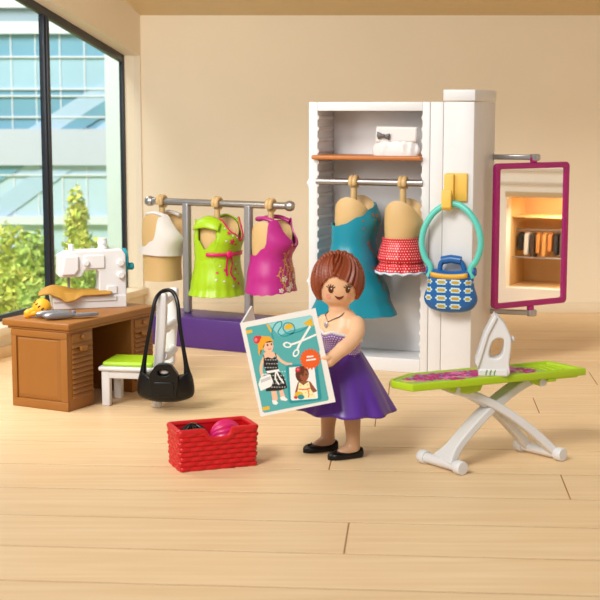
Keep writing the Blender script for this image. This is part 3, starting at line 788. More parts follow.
# ------------------------------------------------------------------ mirror on its arms
mL = Vector((2.075, 14.98, 0)); mR = Vector((2.965, 15.54, 0)); mc = (mL+mR)/2
ma = math.atan2(mR.y-mL.y, mR.x-mL.x); mw = (mR-mL).length/2
mr = thing('mirror', 'tall mirror in a magenta frame swinging from the column side', 'mirror', (mc.x, mc.y, 0.665), ma)
b = MB(); mh = 1.57; fw = 0.062
def rrect(x0, z0, x1, z1, r, n_=6):
    P = []
    for cx, cz, a0 in ((x1-r, z1-r, 0), (x0+r, z1-r, 90), (x0+r, z0+r, 180), (x1-r, z0+r, 270)):
        for k in range(n_+1): a = R(a0+90*k/n_); P.append((cx+r*cos(a), cz+r*sin(a)))
    return P
b.prism(rrect(-mw, 0, mw, mh, 0.05), -0.03, 0.03, I4, hole=rrect(-mw+fw, fw, mw-fw, mh-fw, 0.02))
b.build('frame', mat('magenta_frame', (160, 20, 104), 0.35), mr, bevel=0.006)
MIR = bpy.data.materials.new('mirror_glass'); MIR.use_nodes = True; q = MIR.node_tree.nodes['Principled BSDF']
q.inputs['Base Color'].default_value = (0.92, 0.91, 0.89, 1); q.inputs['Metallic'].default_value = 1; q.inputs['Roughness'].default_value = 0.02
b = MB(); b.box((-mw+fw-0.01, -0.008, fw-0.01), (mw-fw+0.01, 0.02, mh-fw+0.01)); b.build('mirror_plate', MIR, mr, smooth=False)
for z0, z1, zz in ((1.57, 1.63, 2.29), (-0.05, 0.0, 0.585)):
    b = MB(); b.lathe([(0.04, z0), (0.04, z1)], (0.02, 0, 0), (0, 0, 1), 16); b.build('pivot', mat('magenta_frame', (160, 20, 104)), mr, bevel=0.006)
    b = MB(); P0 = wpt(1.80, 0.90, zz); P1 = Vector((mc.x+0.03, mc.y+0.02, zz)); dn = (P1-P0).normalized()
    M_ = frame((P0.x, P0.y, zz), dn, (-dn.y, dn.x)); L_ = (P1-P0).length
    b.box((0, -0.035, -0.028), (L_+0.06, 0.035, 0.028), M=M_); b.lathe([(0.055, -0.036), (0.055, 0.036)], P1, (0, 0, 1), 18)
    b.build('swing_arm', STEEL, mr, world=True, bevel=0.012)

# ================================================================== DESK (x along the front, y from the front towards the left end)
DA = math.atan2(0.883, 0.47)
DO = (-2.155, 12.845)
dk = thing('desk', 'brown pedestal desk with slatted drawer fronts below the window', 'desk', (DO[0], DO[1], 0), DA)
# local x = along the front (away), local y = across (to the left)
HD = 0.80; LD = 1.40; WDK = 0.66
b = MB(); b.box((-0.035, -0.035, HD-0.03), (LD+0.04, 0.755, HD+0.035)); b.build('tabletop', DESK, dk, smooth=False, bevel=0.014, bseg=3)
b = MB(); b.box((-0.015, -0.02, HD-0.055), (LD+0.02, 0.70, HD-0.03)); b.build('top_moulding', DESK, dk, smooth=False, bevel=0.006)
for x0, x1 in ((0.0, 0.38), (1.02, LD)):
    b = MB(); b.box((x0, 0.0, 0), (x1, WDK, HD-0.055)); b.build('pedestal', DESK, dk, smooth=False, bevel=0.008)
    # top drawer and slatted front (front face is y=0, facing -y)
    fx0, fx1 = x0+0.045, x1-0.03
    b = MB(); b.box((fx0, -0.014, 0.645), (fx1, 0, HD-0.075)); dr = b.build('drawer', DESK, dk, smooth=False, bevel=0.005)
    b = MB(); b.lathe([(0.02, 0), (0.03, 0.012), (0.022, 0.028), (0, 0.032)], ((fx0+fx1)/2, -0.014, 0.685), (0, -1, 0), 16); b.build('knob', DESK, dr)
    b = MB(); ns = 11; z0 = 0.10; dz = (0.63-z0)/ns
    for k in range(ns):
        z = z0+k*dz
        b.add([(fx0, -0.004, z+0.006), (fx1, -0.004, z+0.006), (fx1, -0.024, z+dz*0.35), (fx0, -0.024, z+dz*0.35), (fx0, -0.004, z+dz), (fx1, -0.004, z+dz)],
              [(0,1,2,3), (3,2,5,4), (0,3,4), (1,5,2)])
    sl = b.build('slatted_front', DESK, dk, smooth=False)
    b = MB(); b.box(((fx0+fx1)/2-0.055, -0.045, 0.555), ((fx0+fx1)/2+0.055, -0.012, 0.605)); b.build('handle', DESK, sl, bevel=0.015, bseg=3)
b = MB(); b.box((0.38, 0.52, 0.02), (1.02, 0.55, HD-0.055)); b.build('back_panel', DESK, dk, smooth=False)
# end panel (face at x=0, facing -x): frame with recessed bevelled field
b = MB()
b.box((-0.022, 0.0, 0), (0, WDK, 0.085)); b.box((-0.022, 0.0, HD-0.12), (0, WDK, HD-0.055)); b.box((-0.022, 0.0, 0.085), (0, 0.075, HD-0.12)); b.box((-0.022, WDK-0.06, 0.085), (0, WDK, HD-0.12))
b.build('end_frame', DESK, dk, smooth=False, bevel=0.006)
b = MB()
ya, yb_, za, zb_ = 0.075, WDK-0.06, 0.085, HD-0.12; i_ = 0.05
b.add([(-0.002, ya, za), (-0.002, yb_, za), (-0.002, yb_, zb_), (-0.002, ya, zb_), (-0.016, ya+i_, za+i_), (-0.016, yb_-i_*0.5, za+i_), (-0.016, yb_-i_*0.5, zb_-i_*0.5), (-0.016, ya+i_, zb_-i_*0.5)],
      [(0,4,5,1), (1,5,6,2), (2,6,7,3), (3,7,4,0), (4,7,6,5)])
b.build('end_field', DESK, dk, smooth=False)
ZT = HD+0.035

# sewing machine
SA = R(17)
sm = thing('sewing_machine', 'white sewing machine with teal handwheel standing on the desk', 'sewing machine', (-2.43, 13.76, ZT), SA)
# local: x to the right, y away
SML = 0.715; SD = 0.27
b = MB(); b.prism([(-0.01, 0), (SML, 0), (SML, 0.12), (0.0, 0.145), (-0.03, 0.135)], 0, SD, I4)
b.box((-0.02, -0.012, 0.07), (SML-0.1, 0.0, 0.125)); b.build('bed', WHITE, sm, bevel=0.012, bseg=3)
b = MB()
outl = [(0.42, 0.10), (SML+0.005, 0.10), (SML, 0.53), (SML-0.035, 0.58), (0.20, 0.575), (0.115, 0.56), (0.05, 0.53), (0.045, 0.33), (0.06, 0.315), (0.27, 0.315), (0.30, 0.375), (0.42, 0.385), (0.445, 0.36), (0.445, 0.20)]
b.prism(outl, 0.01, SD-0.02, I4); b.build('body', WHITE, sm, bevel=0.02, bseg=3)
b = MB(); b.prism([(0.07, 0.34), (0.20, 0.34), (0.24, 0.39), (0.24, 0.53), (0.10, 0.53)], -0.018, 0.012, I4); b.build('head_cover', WHITE, sm, bevel=0.012, bseg=3)
b = MB(); b.box((0.30, -0.004, 0.40), (0.50, 0.012, 0.53)); b.build('front_panel', WHITE, sm, bevel=0.006)
b = MB(); b.box((0.52, -0.004, 0.14), (0.62, 0.012, 0.22)); b.build('stitch_lever_plate', WHITE, sm, bevel=0.006)
b = MB(); b.tube([(0.155, 0.12, 0.32), (0.155, 0.12, 0.20)], 0.014, 12); b.tube([(0.155, 0.12, 0.2), (0.155, 0.12, 0.145)], 0.006, 8); b.build('needle_bar', GREYP, sm)
for x, z in ((SML-0.055, 0.45), (SML-0.055, 0.325), (0.315, 0.455)):
    b = MB(); r0 = 0.035 if x > 0.4 else 0.03; b.lathe([(r0, -0.02), (r0, 0.022), (r0*0.8, 0.03), (0, 0.03)], (x, 0.0, z), (0, -1, 0), 20); b.build('dial', WHITE, sm)
b = MB(); b.lathe([(0.02, 0.555), (0.02, 0.585), (0.028, 0.587), (0.028, 0.635), (0.02, 0.64), (0.0, 0.64)], (0.185, 0.12, 0), (0, 0, 1), 16); b.build('spool_pin', WHITE, sm)
b = MB(); b.lathe([(0.05, 0.57), (0.05, 0.60), (0.044, 0.605), (0.044, 0.63), (0.05, 0.635), (0.05, 0.66), (0.044, 0.665), (0.044, 0.69), (0.0, 0.69)], (0.50, 0.12, 0), (0, 0, 1), 20); b.build('thread_spool', WHITE, sm)
b = MB(); b.lathe([(0.0, 0.0), (0.12, 0.0), (0.13, 0.01), (0.13, 0.03), (0.11, 0.042), (0, 0.042)], (SML-0.005, 0.16, 0.45), (1, 0, 0), 28)
b.lathe([(0.035, 0), (0.038, 0.05), (0.028, 0.065), (0, 0.07)], (SML+0.03, 0.10, 0.40), (1, 0, 0), 16); b.build('handwheel', mat('teal_wheel', (16, 140, 160), 0.35), sm)

# tan fabric sheet under the needle
fb = MB()
zfr = [(-0.17, 0.150), (-0.07, 0.160), (0.03, 0.125), (0.10, 0.075), (0.17, 0.085), (0.28, 0.135), (0.57, 0.14)]
zbk = [(-0.17, 0.150), (-0.10, 0.205), (-0.03, 0.225), (0.06, 0.21), (0.2, 0.175), (0.57, 0.155)]
def ff(i, j):
    x = -0.17+0.73*i/30; s_ = j/10; q = s_**0.75
    z = interp(zfr, x)*(1-q)+interp(zbk, x)*q+0.02*sin(PI*s_)
    y = -0.055+0.20*s_-0.03*math.exp(-((x-0.12)/0.1)**2)*(1-s_)
    if s_ > 0.2: z = max(z, 0.158)
    return (x+0.03*s_, y, z)
fb.grid(ff, 30, 10)
o = fb.build('fabric_sheet', TAN, None, solid=0.022, soff=0, subsurf=1); o.matrix_world = sm.matrix_world.copy()
tag(o, 'mustard tan cloth sheet curling over the sewing machine bed', 'cloth')

# pincushion and shears on the desk
def dpt(x, y, z=0): return dk.matrix_world @ Vector((x, y, z))
pc = thing('pincushion', 'round orange pincushion with brown dots at the left end of the desk', 'pincushion', (-2.47, 13.27, ZT), 0)
b = MB(); b.ball((0, 0, 0.09), 0.09, 28)
def PS(u, v):
    th = u/0.09; ph = v; n_ = Vector((cos(ph)*sin(th), -cos(ph)*cos(th), sin(ph))); return Vector((0, 0, 0.09))+n_*0.09, n_
for k in range(16):
    ph = -0.5+1.7*((k*0.618) % 1); th = -1.7+3.4*((k*0.37) % 1)
    n_ = Vector((cos(ph)*sin(th), -cos(ph)*cos(th), sin(ph))); b.ball(Vector((0, 0, 0.09))+n_*0.088, 0.009, 8, 1)
b.build('ball', [ORANGE, BROWN], pc)
b = MB(); b.tube(smooth([(-0.06, -0.02, 0.07), (-0.09, -0.04, 0.06), (-0.13, -0.06, 0.04), (-0.115, -0.05, 0.025)], 4), [0.035]*6+[0.04]*7, 12); b.tube([(-0.13, -0.075, 0.03), (-0.05, -0.05, 0.045)], 0.026, 12)
b.build('strap', ORANGE, pc)
sh = thing('tailor_shears', 'silver tailor shears lying at the front edge of the desk', 'scissors', (-2.43, 13.09, ZT), R(14))
SILV = mat('silver_plastic', (150, 152, 158), 0.25, 0.6)
b = MB()
b.prism([(0.24, 0.03), (0.44, 0.055), (0.52, 0.04), (0.53, 0.0), (0.42, -0.045), (0.24, -0.05)], 0.02, 0.05, Matrix(((1,0,0,0),(0,0,1,0.02),(0,1,0,0),(0,0,0,1)))); b.build('blades', SILV, sh, bevel=0.008)
b = MB(); b.pillow(closed_smooth([(-0.06, 0.03), (0.0, 0.055), (0.12, 0.03), (0.26, 0.035), (0.28, 0.0), (0.16, -0.015), (0.02, -0.02), (-0.06, -0.005)], 4), 0.075, Matrix(((1,0,0,0),(0,0,1,0.05),(0,1,0,0.045),(0,0,0,1)))); b.build('handle', SILV, sh)
b = MB(); b.pillow(closed_smooth([(0.0, 0.0), (0.06, 0.02), (0.16, 0.005), (0.28, 0.03), (0.30, -0.01), (0.18, -0.05), (0.06, -0.07), (0.0, -0.045)], 4), 0.075, Matrix(((1,0,0,0),(0,0,1,-0.02),(0,1,0,0.04),(0,0,0,1)))); b.build('handle', SILV, sh)
b = MB(); b.lathe([(0.022, 0.045), (0.022, 0.075), (0, 0.08)], (0.29, 0.02, 0), (0,0,1), 14); b.build('pivot_screw', SILV, sh)

# ================================================================== CHAIR
ca = math.atan2(-0.09, 0.507)
ch = thing('chair', 'white chair with lime green seat cushion in front of the desk', 'chair', (-1.885, 13.11, 0), ca)
# local x towards the back rest (to the right), y away
b = MB(); b.box((-0.03, -0.03, 0.345), (0.60, 0.47, 0.385)); b.build('seat', WHITE, ch, smooth=False, bevel=0.015, bseg=3)
b = MB(); b.box((0.0, 0.0, 0.27), (0.56, 0.03, 0.35)); b.box((0.0, 0.41, 0.27), (0.56, 0.44, 0.35)); b.box((0.0, 0.0, 0.27), (0.03, 0.44, 0.35)); b.box((0.53, 0.0, 0.27), (0.56, 0.44, 0.35)); b.build('seat_apron', WHITE, ch, smooth=False, bevel=0.008)
b = MB(); b.box((0.0, 0.0, 0.38), (0.50, 0.44, 0.43)); b.build('cushion', mat('seat_lime', (166, 206, 30), 0.45), ch, bevel=0.045, bseg=5)
for x, y in ((0.035, 0.035), (0.035, 0.405), (0.53, 0.035), (0.53, 0.405)):
    b = MB(); b.prism([(-0.04, 0), (0.04, 0), (0.042, 0.35), (-0.042, 0.35)], -0.04, 0.04, Matrix.Translation((x, y, 0))); b.build('leg', WHITE, ch, smooth=False, bevel=0.012)
for y in (0.02, 0.42):
    b = MB(); b.prism([(0.505, 0.36), (0.60, 0.36), (0.635, 0.80), (0.645, 1.08), (0.635, 1.10), (0.565, 1.10), (0.555, 1.08), (0.535, 0.75)], y-0.035, y+0.035, I4); b.build('back_post', WHITE, ch, smooth=False, bevel=0.012)
for z in (1.03, 0.76, 0.50):
    b = MB(); b.tube(smooth([(0.595, 0.03, z), (0.61, 0.12, z-0.012), (0.61, 0.32, z+0.012), (0.595, 0.41, z)], 4), 0.042, 12); b.build('back_rail', WHITE, ch)

# black shoulder bag on the near post
bk = thing('shoulder_bag', 'black hobo shoulder bag hanging by its strap from the white chair back', 'bag', (-1.255, 12.865, 0.09), R(-4))
b = MB()
ol = closed_smooth([(-0.235, 0.29), (-0.27, 0.15), (-0.25, 0.055), (-0.12, 0.008), (0.0, 0.0), (0.12, 0.008), (0.25, 0.055), (0.27, 0.15), (0.235, 0.29), (0.17, 0.27), (0.0, 0.24), (-0.17, 0.27)], 5)
b.pillow(ol, 0.20, I4, ex=3, rings=9); b.build('pouch', BLACK, bk)
b = MB()
fo = closed_smooth([(-0.135, 0.26), (-0.10, 0.33), (-0.06, 0.375), (0, 0.385), (0.06, 0.375), (0.10, 0.33), (0.135, 0.26), (0.12, 0.10), (0.10, 0.07), (-0.10, 0.07), (-0.12, 0.10)], 4)
n_ = len(fo); fh = [(0.0+0.062*cos(PI*0.93-2*PI*i/n_)*1, 0.30+0.032*sin(PI*0.93-2*PI*i/n_)) for i in range(n_)]
# match the winding of outline and hole by angle about the hole centre
fh = []
for x, z in fo:
    a = math.atan2(z-0.285, x); fh.append((0.062*cos(a), 0.30+0.034*sin(a)))
b.prism(fo, -0.125, -0.05, I4, hole=fh); b.build('flap', BLACK, bk, bevel=0.012, bseg=3)
b = MB(); b.prism(rrect(-0.10, 0.09, 0.10, 0.215, 0.03, 3), -0.137, -0.12, I4); b.build('pocket', BLACK, bk, bevel=0.008)
b = MB(); b.pillow(circ(0.04, 20, 1.1, 0.6), 0.03, Matrix.Translation((0.0, -0.075, 0.30))); b.box((-0.07, -0.075, 0.26), (0.07, -0.05, 0.34), 1); b.build('buckle', [mat('buckle_silver', (206, 204, 206), 0.3, 0.4), BLACK], bk)
b = MB()
st = smooth([(-0.215, 0.0, 0.20), (-0.200, 0.0, 0.38), (-0.145, 0.03, 0.70), (-0.105, 0.08, 0.94), (-0.06, 0.14, 1.015), (0.0, 0.16, 1.035), (0.055, 0.14, 1.02), (0.105, 0.09, 0.93), (0.135, 0.04, 0.70), (0.19, 0.0, 0.38), (0.215, 0.0, 0.20)], 6)
b.tube(st, [0.019+0.030*math.exp(-(min(k, len(st)-1-k)/4.0)**2) for k in range(len(st))], 10); b.build('strap', BLACK, bk)

# ================================================================== BASKET
Bf = (-0.94, 10.61)
ba = R(20.5)
bs = thing('basket', 'red woven plastic basket with a notch in its front on the floor', 'basket', (Bf[0], Bf[1], 0), ba)
LB, DB, HB = 0.650, 0.345, 0.315
per = []
def rr2(x0, y0, x1, y1, r, n_=5, m_=40):
    """evenly subdivided rounded rectangle"""
    P = rrect(x0, y0, x1, y1, r, n_); out = []
    for i in range(len(P)):
        a, c_ = Vector(P[i]), Vector(P[(i+1) % len(P)]); k = max(1, int((c_-a).length/0.012))
        for q in range(k): out.append(a+(c_-a)*q/k)
    return out
O_ = rr2(0, 0, LB, DB, 0.035); NO = len(O_)
nrm = []
for i in range(NO):
    t_ = O_[(i+1) % NO]-O_[i-1]; nrm.append(Vector((t_.y, -t_.x)).normalized())
arc = [0]
for i in range(NO): arc.append(arc[-1]+(O_[(i+1) % NO]-O_[i]).length)
TL = arc[-1]; ncol = 2*round(TL/0.125/2)
def ztopb(p):
    if p.y < 0.03:
        d_ = abs(p.x-0.33)
        if d_ < 0.115: return HB-0.075*math.sqrt(max(0, 1-(d_/0.115)**2.6))
    return HB
NR = 72; rows = 8
b = MB()
def fw_(i, j):
    p = O_[i]; t = j/NR; zt_ = ztopb(p); z = min(zt_, HB*t); 
    ph = t*rows; row = int(min(ph, rows-1e-6)); fr_ = ph-row
    cl_ = arc[i]/TL*ncol+0.5*(row % 2)
    bump = 0.015*abs(sin(PI*fr_))**0.6*(0.0+1.0*abs(sin(PI*cl_))**1.0)
    q = p+nrm[i]*(bump+0.014*(t-1))
    return (q.x, q.y, z)
b.grid(fw_, NO, NR, True)
# inner wall
def fi_(i, j):
    p = O_[i]; q = p-nrm[i]*0.028; z = 0.07+(ztopb(p)-0.07)*j/6; return (q.x, q.y, z)
b.grid(fi_, NO, 6, True)
i0 = b.add([(p.x-nrm[i].x*0.028, p.y-nrm[i].y*0.028, 0.07) for i, p in enumerate(O_)], []); b.f.append([i0+i for i in range(NO)]); b.m.append(0)
i0 = b.add([(p.x+nrm[i].x*-0.014, p.y+nrm[i].y*-0.014, 0.0) for i, p in enumerate(O_)], []); b.f.append([i0+i for i in range(NO)][::-1]); b.m.append(0)
b.build('woven_body', RED, bs)
b = MB(); b.tube([(p.x-nrm[i].x*0.010, p.y-nrm[i].y*0.010, ztopb(p)) for i, p in enumerate(O_)], 0.023, 10, closed=True); b.build('rim', RED, bs)
# things inside
def bpt(x, y, z): return bs.matrix_world @ Vector((x, y, z))
ib = thing('black_wheel', 'ribbed black round piece lying in the left of the red basket', 'toy part', bpt(0.165, 0.170, 0.085), 0.3)
b = MB(); prf_ = []
b.ball((0, 0, 0.125), 0.125, 32, scale=(1.0, 0.9, 1)); 
for k in range(9):
    a = PI*k/9; b.tube([(0.128*cos(q)*cos(a), 0.116*cos(q)*sin(a), 0.125+0.128*sin(q)) for q in [PI*2*m_/28 for m_ in range(28)]], 0.008, 6, closed=True)
b.lathe([(0.03, 0.235), (0.03, 0.262), (0, 0.266)], (0, 0, 0), (0, 0, 1), 16)
b.build('wheel_body', BLACK, ib)
ip = thing('pink_hairpiece', 'ribbed magenta pink shell shaped piece in the right of the red basket', 'toy part', bpt(0.44, 0.175, 0.085), 0.35)
b = MB(); NS = 72
def fp(i, j):
    a = 2*PI*i/NS; q = PI*j/20; r = 0.128*(1+0.12*abs(sin(8*a)))
    # poles along local x
    return (-0.13*cos(q)*1.05, r*0.85*sin(q)*cos(a), 0.13+r*sin(q)*sin(a))
b.grid(fp, NS, 20, True); b.build('ribbed_shell', mat('basket_pink', (206, 26, 100), 0.35), ip)

# ================================================================== IRONING BOARD
BA = R(25.2)
BC = Vector((0.855, 10.44)); 
ib_ = thing('ironing_board', 'lime green ironing board with pink floral cover on white crossed legs', 'ironing board', (BC.x, BC.y, 0), BA)
ZB = 0.735; TH = 0.058; BL = 1.61; BW = 0.425
# local x along the board, y away
ol = [(0.0, 0.0), (BL, 0.0), (BL-0.07, BW), (0.20, BW), (-0.045, 0.27), (-0.07, 0.20)]
b = MB(); b.add([(x, y, ZB-TH) for x, y in ol]+[(x, y, ZB) for x, y in ol], [list(range(6))[::-1]]+[[i, (i+1) % 6, 6+(i+1) % 6, 6+i] for i in range(6)])
cx_, cy_ = 0.8, 0.22
inn = [(0.02, 0.03), (BL-0.04, 0.03), (BL-0.105, BW-0.03), (0.21, BW-0.03), (-0.02, 0.255), (-0.04, 0.20)]
k0 = b.add([(x, y, ZB) for x, y in inn]+[(x, y, ZB-0.022) for x, y in inn], [])
for i in range(6):
    j = (i+1) % 6; b.f.append([6+i, 6+j, k0+j, k0+i]); b.m.append(0); b.f.append([k0+i, k0+j, k0+6+j, k0+6+i]); b.m.append(0)
b.f.append([k0+6+i for i in range(6)]); b.m.append(0)
b.build('tray', LIMEB, ib_, smooth=False, bevel=0.008)
b = MB(); b.box((BL-0.36, 0.01, ZB-TH-0.03), (BL-0.28, 0.06, ZB-TH+0.01)); b.box((BL-0.30, 0.004, ZB-TH-0.012), (BL-0.075, BW-0.01, ZB-TH+0.01)); b.build('end_rim', LIMEB, ib_, smooth=False, bevel=0.01)
# floral cover
b = MB(); cov = [(0.025, 0.035), (1.27, 0.035), (1.14, BW-0.035), (0.215, BW-0.035), (-0.015, 0.25), (-0.035, 0.20)]
b.add([(x, y, ZB-0.02) for x, y in cov]+[(x, y, ZB-0.004) for x, y in cov], [[6+i for i in range(6)]]+[[i, (i+1) % 6, 6+(i+1) % 6, 6+i] for i in range(6)], 0)
def pin(x, y, P):
    c_ = False
    for i in range(len(P)):
        (x1_, y1_), (x2_, y2_) = P[i], P[i-1]
        if (y1_ > y) != (y2_ > y) and x < (x2_-x1_)*(y-y1_)/(y2_-y1_)+x1_: c_ = not c_
    return c_
def flatS(z): return lambda u, v: (Vector((u, v, z)), Vector((0, 0, 1)))
random.seed(11); FS = flatS(ZB-0.004); lay = 0
for gx in range(17):
    for gy in range(5):
        x = -0.06+gx*0.083+(0.04 if gy % 2 else 0)+random.uniform(-.012, .012); y = 0.065+gy*0.077+random.uniform(-.01, .01)
        if not all(pin(x+dx, y+dy, cov) for dx in (-.04, .04) for dy in (-.035, .035)): continue
        lay += 1; kk = random.choice((1, 1, 1, 5, 1, 3)); r = random.uniform(0.052, 0.078)
        b.decal(FS, x, y, flower(5, r, r*0.5, 4), kk, 0.001+0.0002*(lay % 7), 1, rot=random.uniform(0, 6))
        if lay % 3 == 0: b.decal(FS, x, y, circ(r*0.28, 8), 2, 0.004, 1)
        if lay % 2: b.decal(FS, x+0.045, y+0.03, circ(0.015, 8, 1.6, 0.7), 4, 0.0035, 1, rot=lay)
b.build('cover', [mat('cover_base_green', (160, 190, 90), 0.6), mat('cover_magenta', (190, 30, 120), 0.6), mat('cover_lilac', (170, 120, 190), 0.6), mat('cover_yellow', (214, 200, 110), 0.6), mat('cover_blue', (130, 140, 190), 0.6), mat('cover_rose', (226, 110, 170), 0.6)], ib_, smooth=False)
b = MB()
for k in range(4):
    x = BL-0.16-0.07*k; b.tube([(x, 0.10, ZB-0.018), (x+0.012, BW-0.10, ZB-0.018)], 0.010, 8)
b.build('rest_rib', LIMEB, ib_)
# feet bars, measured on the floor
def loc(P): return ib_.matrix_world.inverted() @ Vector((P[0], P[1], P[2] if len(P) > 2 else 0))
FL0, FL1 = loc((0.991, 10.919, 0.055)), loc((1.239, 10.572, 0.055)); FR0, FR1 = loc((1.824, 11.317, 0.055)), loc((2.091, 11.005, 0.055))
for P, Q in ((FL0, FL1), (FR0, FR1)):
    d_ = (Q-P).normalized()
    b = MB(); b.tube([P, Q], 0.040, 16); b.build('foot_bar', WHITE, ib_)
    for E, sg in ((P, -1), (Q, 1)):
        b = MB(); b.lathe([(0.0, -0.035), (0.052, -0.035), (0.055, -0.03), (0.055, 0.03), (0.05, 0.038), (0, 0.040)], E, d_*sg, 20); b.build('foot_cap', WHITE, ib_)
def legarc(P0, P1, zt0, z1, bulge, name, wd_, w0, w1, yoff):
    """a flat arched leg: from a foot bar up and over; band of width w, thickness wd_"""
    pass
def arch(A, B, sag, th, wfun, nm):
    """A low point on bar, B high point under the board; band lies across the board's width direction"""
    A, B = Vector(A), Vector(B); n_ = 18; b = MB(); pts = []
    up = Vector((0, 0, 1))
    for k in range(n_+1):
        t = k/n_; x = A.x+(B.x-A.x)*t; y = A.y+(B.y-A.y)*t; z = A.z+(B.z-A.z)*(t+sag*t*(1-t)*1.0)
        pts.append(Vector((x, y, z)))
    W = Vector((0, 1, 0))
    secs = []
    for k, p in enumerate(pts):
        tg = (pts[min(k+1, n_)]-pts[max(k-1, 0)]).normalized(); nn_ = tg.cross(W).normalized(); wv = wfun(k/n_); 
        secs.append([p-W*wv-nn_*th, p+W*wv-nn_*th, p+W*wv+nn_*th, p-W*wv+nn_*th])
    i0 = len(b.v)
    for s_ in secs: b.v += s_
    for k in range(n_):
        for q in range(4):
            b.f.append([i0+4*k+q, i0+4*k+(q+1) % 4, i0+4*k+4+(q+1) % 4, i0+4*k+4+q]); b.m.append(0)
    b.f.append([i0, i0+1, i0+2, i0+3][::-1]); b.m.append(0); b.f.append([i0+4*n_+q for q in range(4)]); b.m.append(0)
    return b
mL_ = (FL0+FL1)/2; mR_ = (FR0+FR1)/2
b = arch((mL_.x, mL_.y-0.02, 0.06), (1.20, mL_.y+0.04, ZB-TH-0.03), 0.55, 0.034, lambda t: 0.08*math.exp(-(t/0.07)**1.5)+0.070, 'a'); b.build('leg', WHITE, ib_, bevel=0.012)
# right leg: forked near the floor
dR = (FR1-FR0)
for f0, f1 in ((0.14, -0.050), (0.86, 0.050)):
    A = FR0+dR*f0
    b = arch((A.x, A.y, 0.06), (0.42, 0.17+f1*1.0, ZB-TH-0.035), 0.62, 0.034, lambda t: 0.048+0.022*t, 'b'); b.build('leg', WHITE, ib_, bevel=0.012)
for x0, x1 in ((0.34, 0.68), (1.12, 1.30)):
    b = MB(); b.prism([(x0, ZB-TH+0.005), (x1, ZB-TH+0.005), (x1-0.03, ZB-TH-0.06), (x0+(x1-x0)*0.6, ZB-TH-0.075), (x0+0.05, ZB-TH-0.05)], 0.06, 0.36, I4); b.build('leg_bracket', LIMEB, ib_, smooth=False, bevel=0.012)
b = MB(); b.tube([(1.23, 0.05, ZB-TH-0.035), (1.23, 0.36, ZB-TH-0.035)], 0.035, 16); b.build('hinge_rod', WHITE, ib_)

# iron standing on its heel
IR = Vector((1.52, 10.87, 0)); zi = ZB-0.003
ir = thing('iron', 'white toy steam iron standing upright on the floral ironing board', 'iron', (IR.x, IR.y, zi), R(-6))
def ipx(x, y): return ((x-493)/126.5, (373.5-y)/123.0)
oi = [ipx(*p) for p in [(479.5, 373), (479, 366), (476, 360), (480, 347), (485.5, 331), (490, 320), (494.5, 313.5), (499, 317), (504, 323), (508, 331), (510.5, 338), (510, 350), (508.5, 362), (508, 373)]]
oi = closed_smooth(oi, 3)
hi_c = ipx(495, 347)
hp = closed_smooth([ipx(*p) for p in [(489, 353.5), (489.5, 347), (492, 340), (496, 336.8), (500.5, 336.5), (503, 338.5), (503, 346), (501.5, 352), (498, 355.5), (492, 356)]], 5)
def hole_for(oi, hp, c):
    out = []
    for x, z in oi:
        a = math.atan2(z-c[1], x-c[0]); best = min(hp, key=lambda q: abs((math.atan2(q[1]-c[1], q[0]-c[0])-a+PI) % (2*PI)-PI)); out.append(best)
    return out
c_ = (sum(p[0] for p in hp)/len(hp), sum(p[1] for p in hp)/len(hp))
# parametrise outline by angle so both loops have the same count
NA = 64
def rayhit(P, c, a):
    d = (cos(a), sin(a)); best = None
    for i in range(len(P)):
        ax, az = P[i][0]-c[0], P[i][1]-c[1]; bx_, bz = P[(i+1) % len(P)][0]-c[0], P[(i+1) % len(P)][1]-c[1]
        den = d[0]*(bz-az)-d[1]*(bx_-ax)
        if abs(den) < 1e-12: continue
        t = (ax*(bz-az)-az*(bx_-ax))/den; s_ = (ax*d[1]-az*d[0])/den
        if t > 0 and -1e-6 <= s_ <= 1+1e-6 and (best is None or t > best): best = t
    return (c[0]+d[0]*best, c[1]+d[1]*best)
OA = [rayhit(oi, c_, 2*PI*k/NA) for k in range(NA)]; HA = [rayhit(hp, c_, 2*PI*k/NA) for k in range(NA)]
b = MB(); b.prism(OA, -0.085, 0.085, I4, hole=HA); b.build('body', WHITE, ir, bevel=0.016, bseg=3)
b = MB(); b.box((-0.115, -0.095, 0), (0.118, 0.095, 0.06)); b.build('heel', WHITE, ir, bevel=0.014, bseg=3)
b = MB()
sp = [ipx(*p) for p in [(478, 366), (475, 360), (484, 331), (493.5, 313), (496.5, 316), (488, 333), (480, 361)]]
b.prism(sp, -0.105, 0.105, I4); b.build('sole_plate', WHITE, ir, bevel=0.008)
b = MB(); q = ipx(511, 338); b.lathe([(0.020, 0), (0.020, 0.02), (0.028, 0.024), (0.028, 0.04), (0, 0.044)], (q[0]-0.02, 0, q[1]-0.012), (0.93, 0, 0.35), 16); b.build('spray_knob', WHITE, ir)
b = MB()
for k in range(3): b.tube([(-0.055+0.032*k, -0.096, 0.012), (-0.055+0.032*k, -0.098, 0.03), (-0.045+0.032*k, -0.096, 0.052)], 0.0045, 6)
b.build('vent_slit', mat('slit_green', (120, 150, 60), 0.5), ir)

# ================================================================== THE DOLL
fg = thing('person', 'toy doll person in lilac top and purple skirt holding a fashion magazine', 'person', (0.35, 11.22, 0), R(-48.6))
FM = fg.matrix_world; FI = FM.inverted()
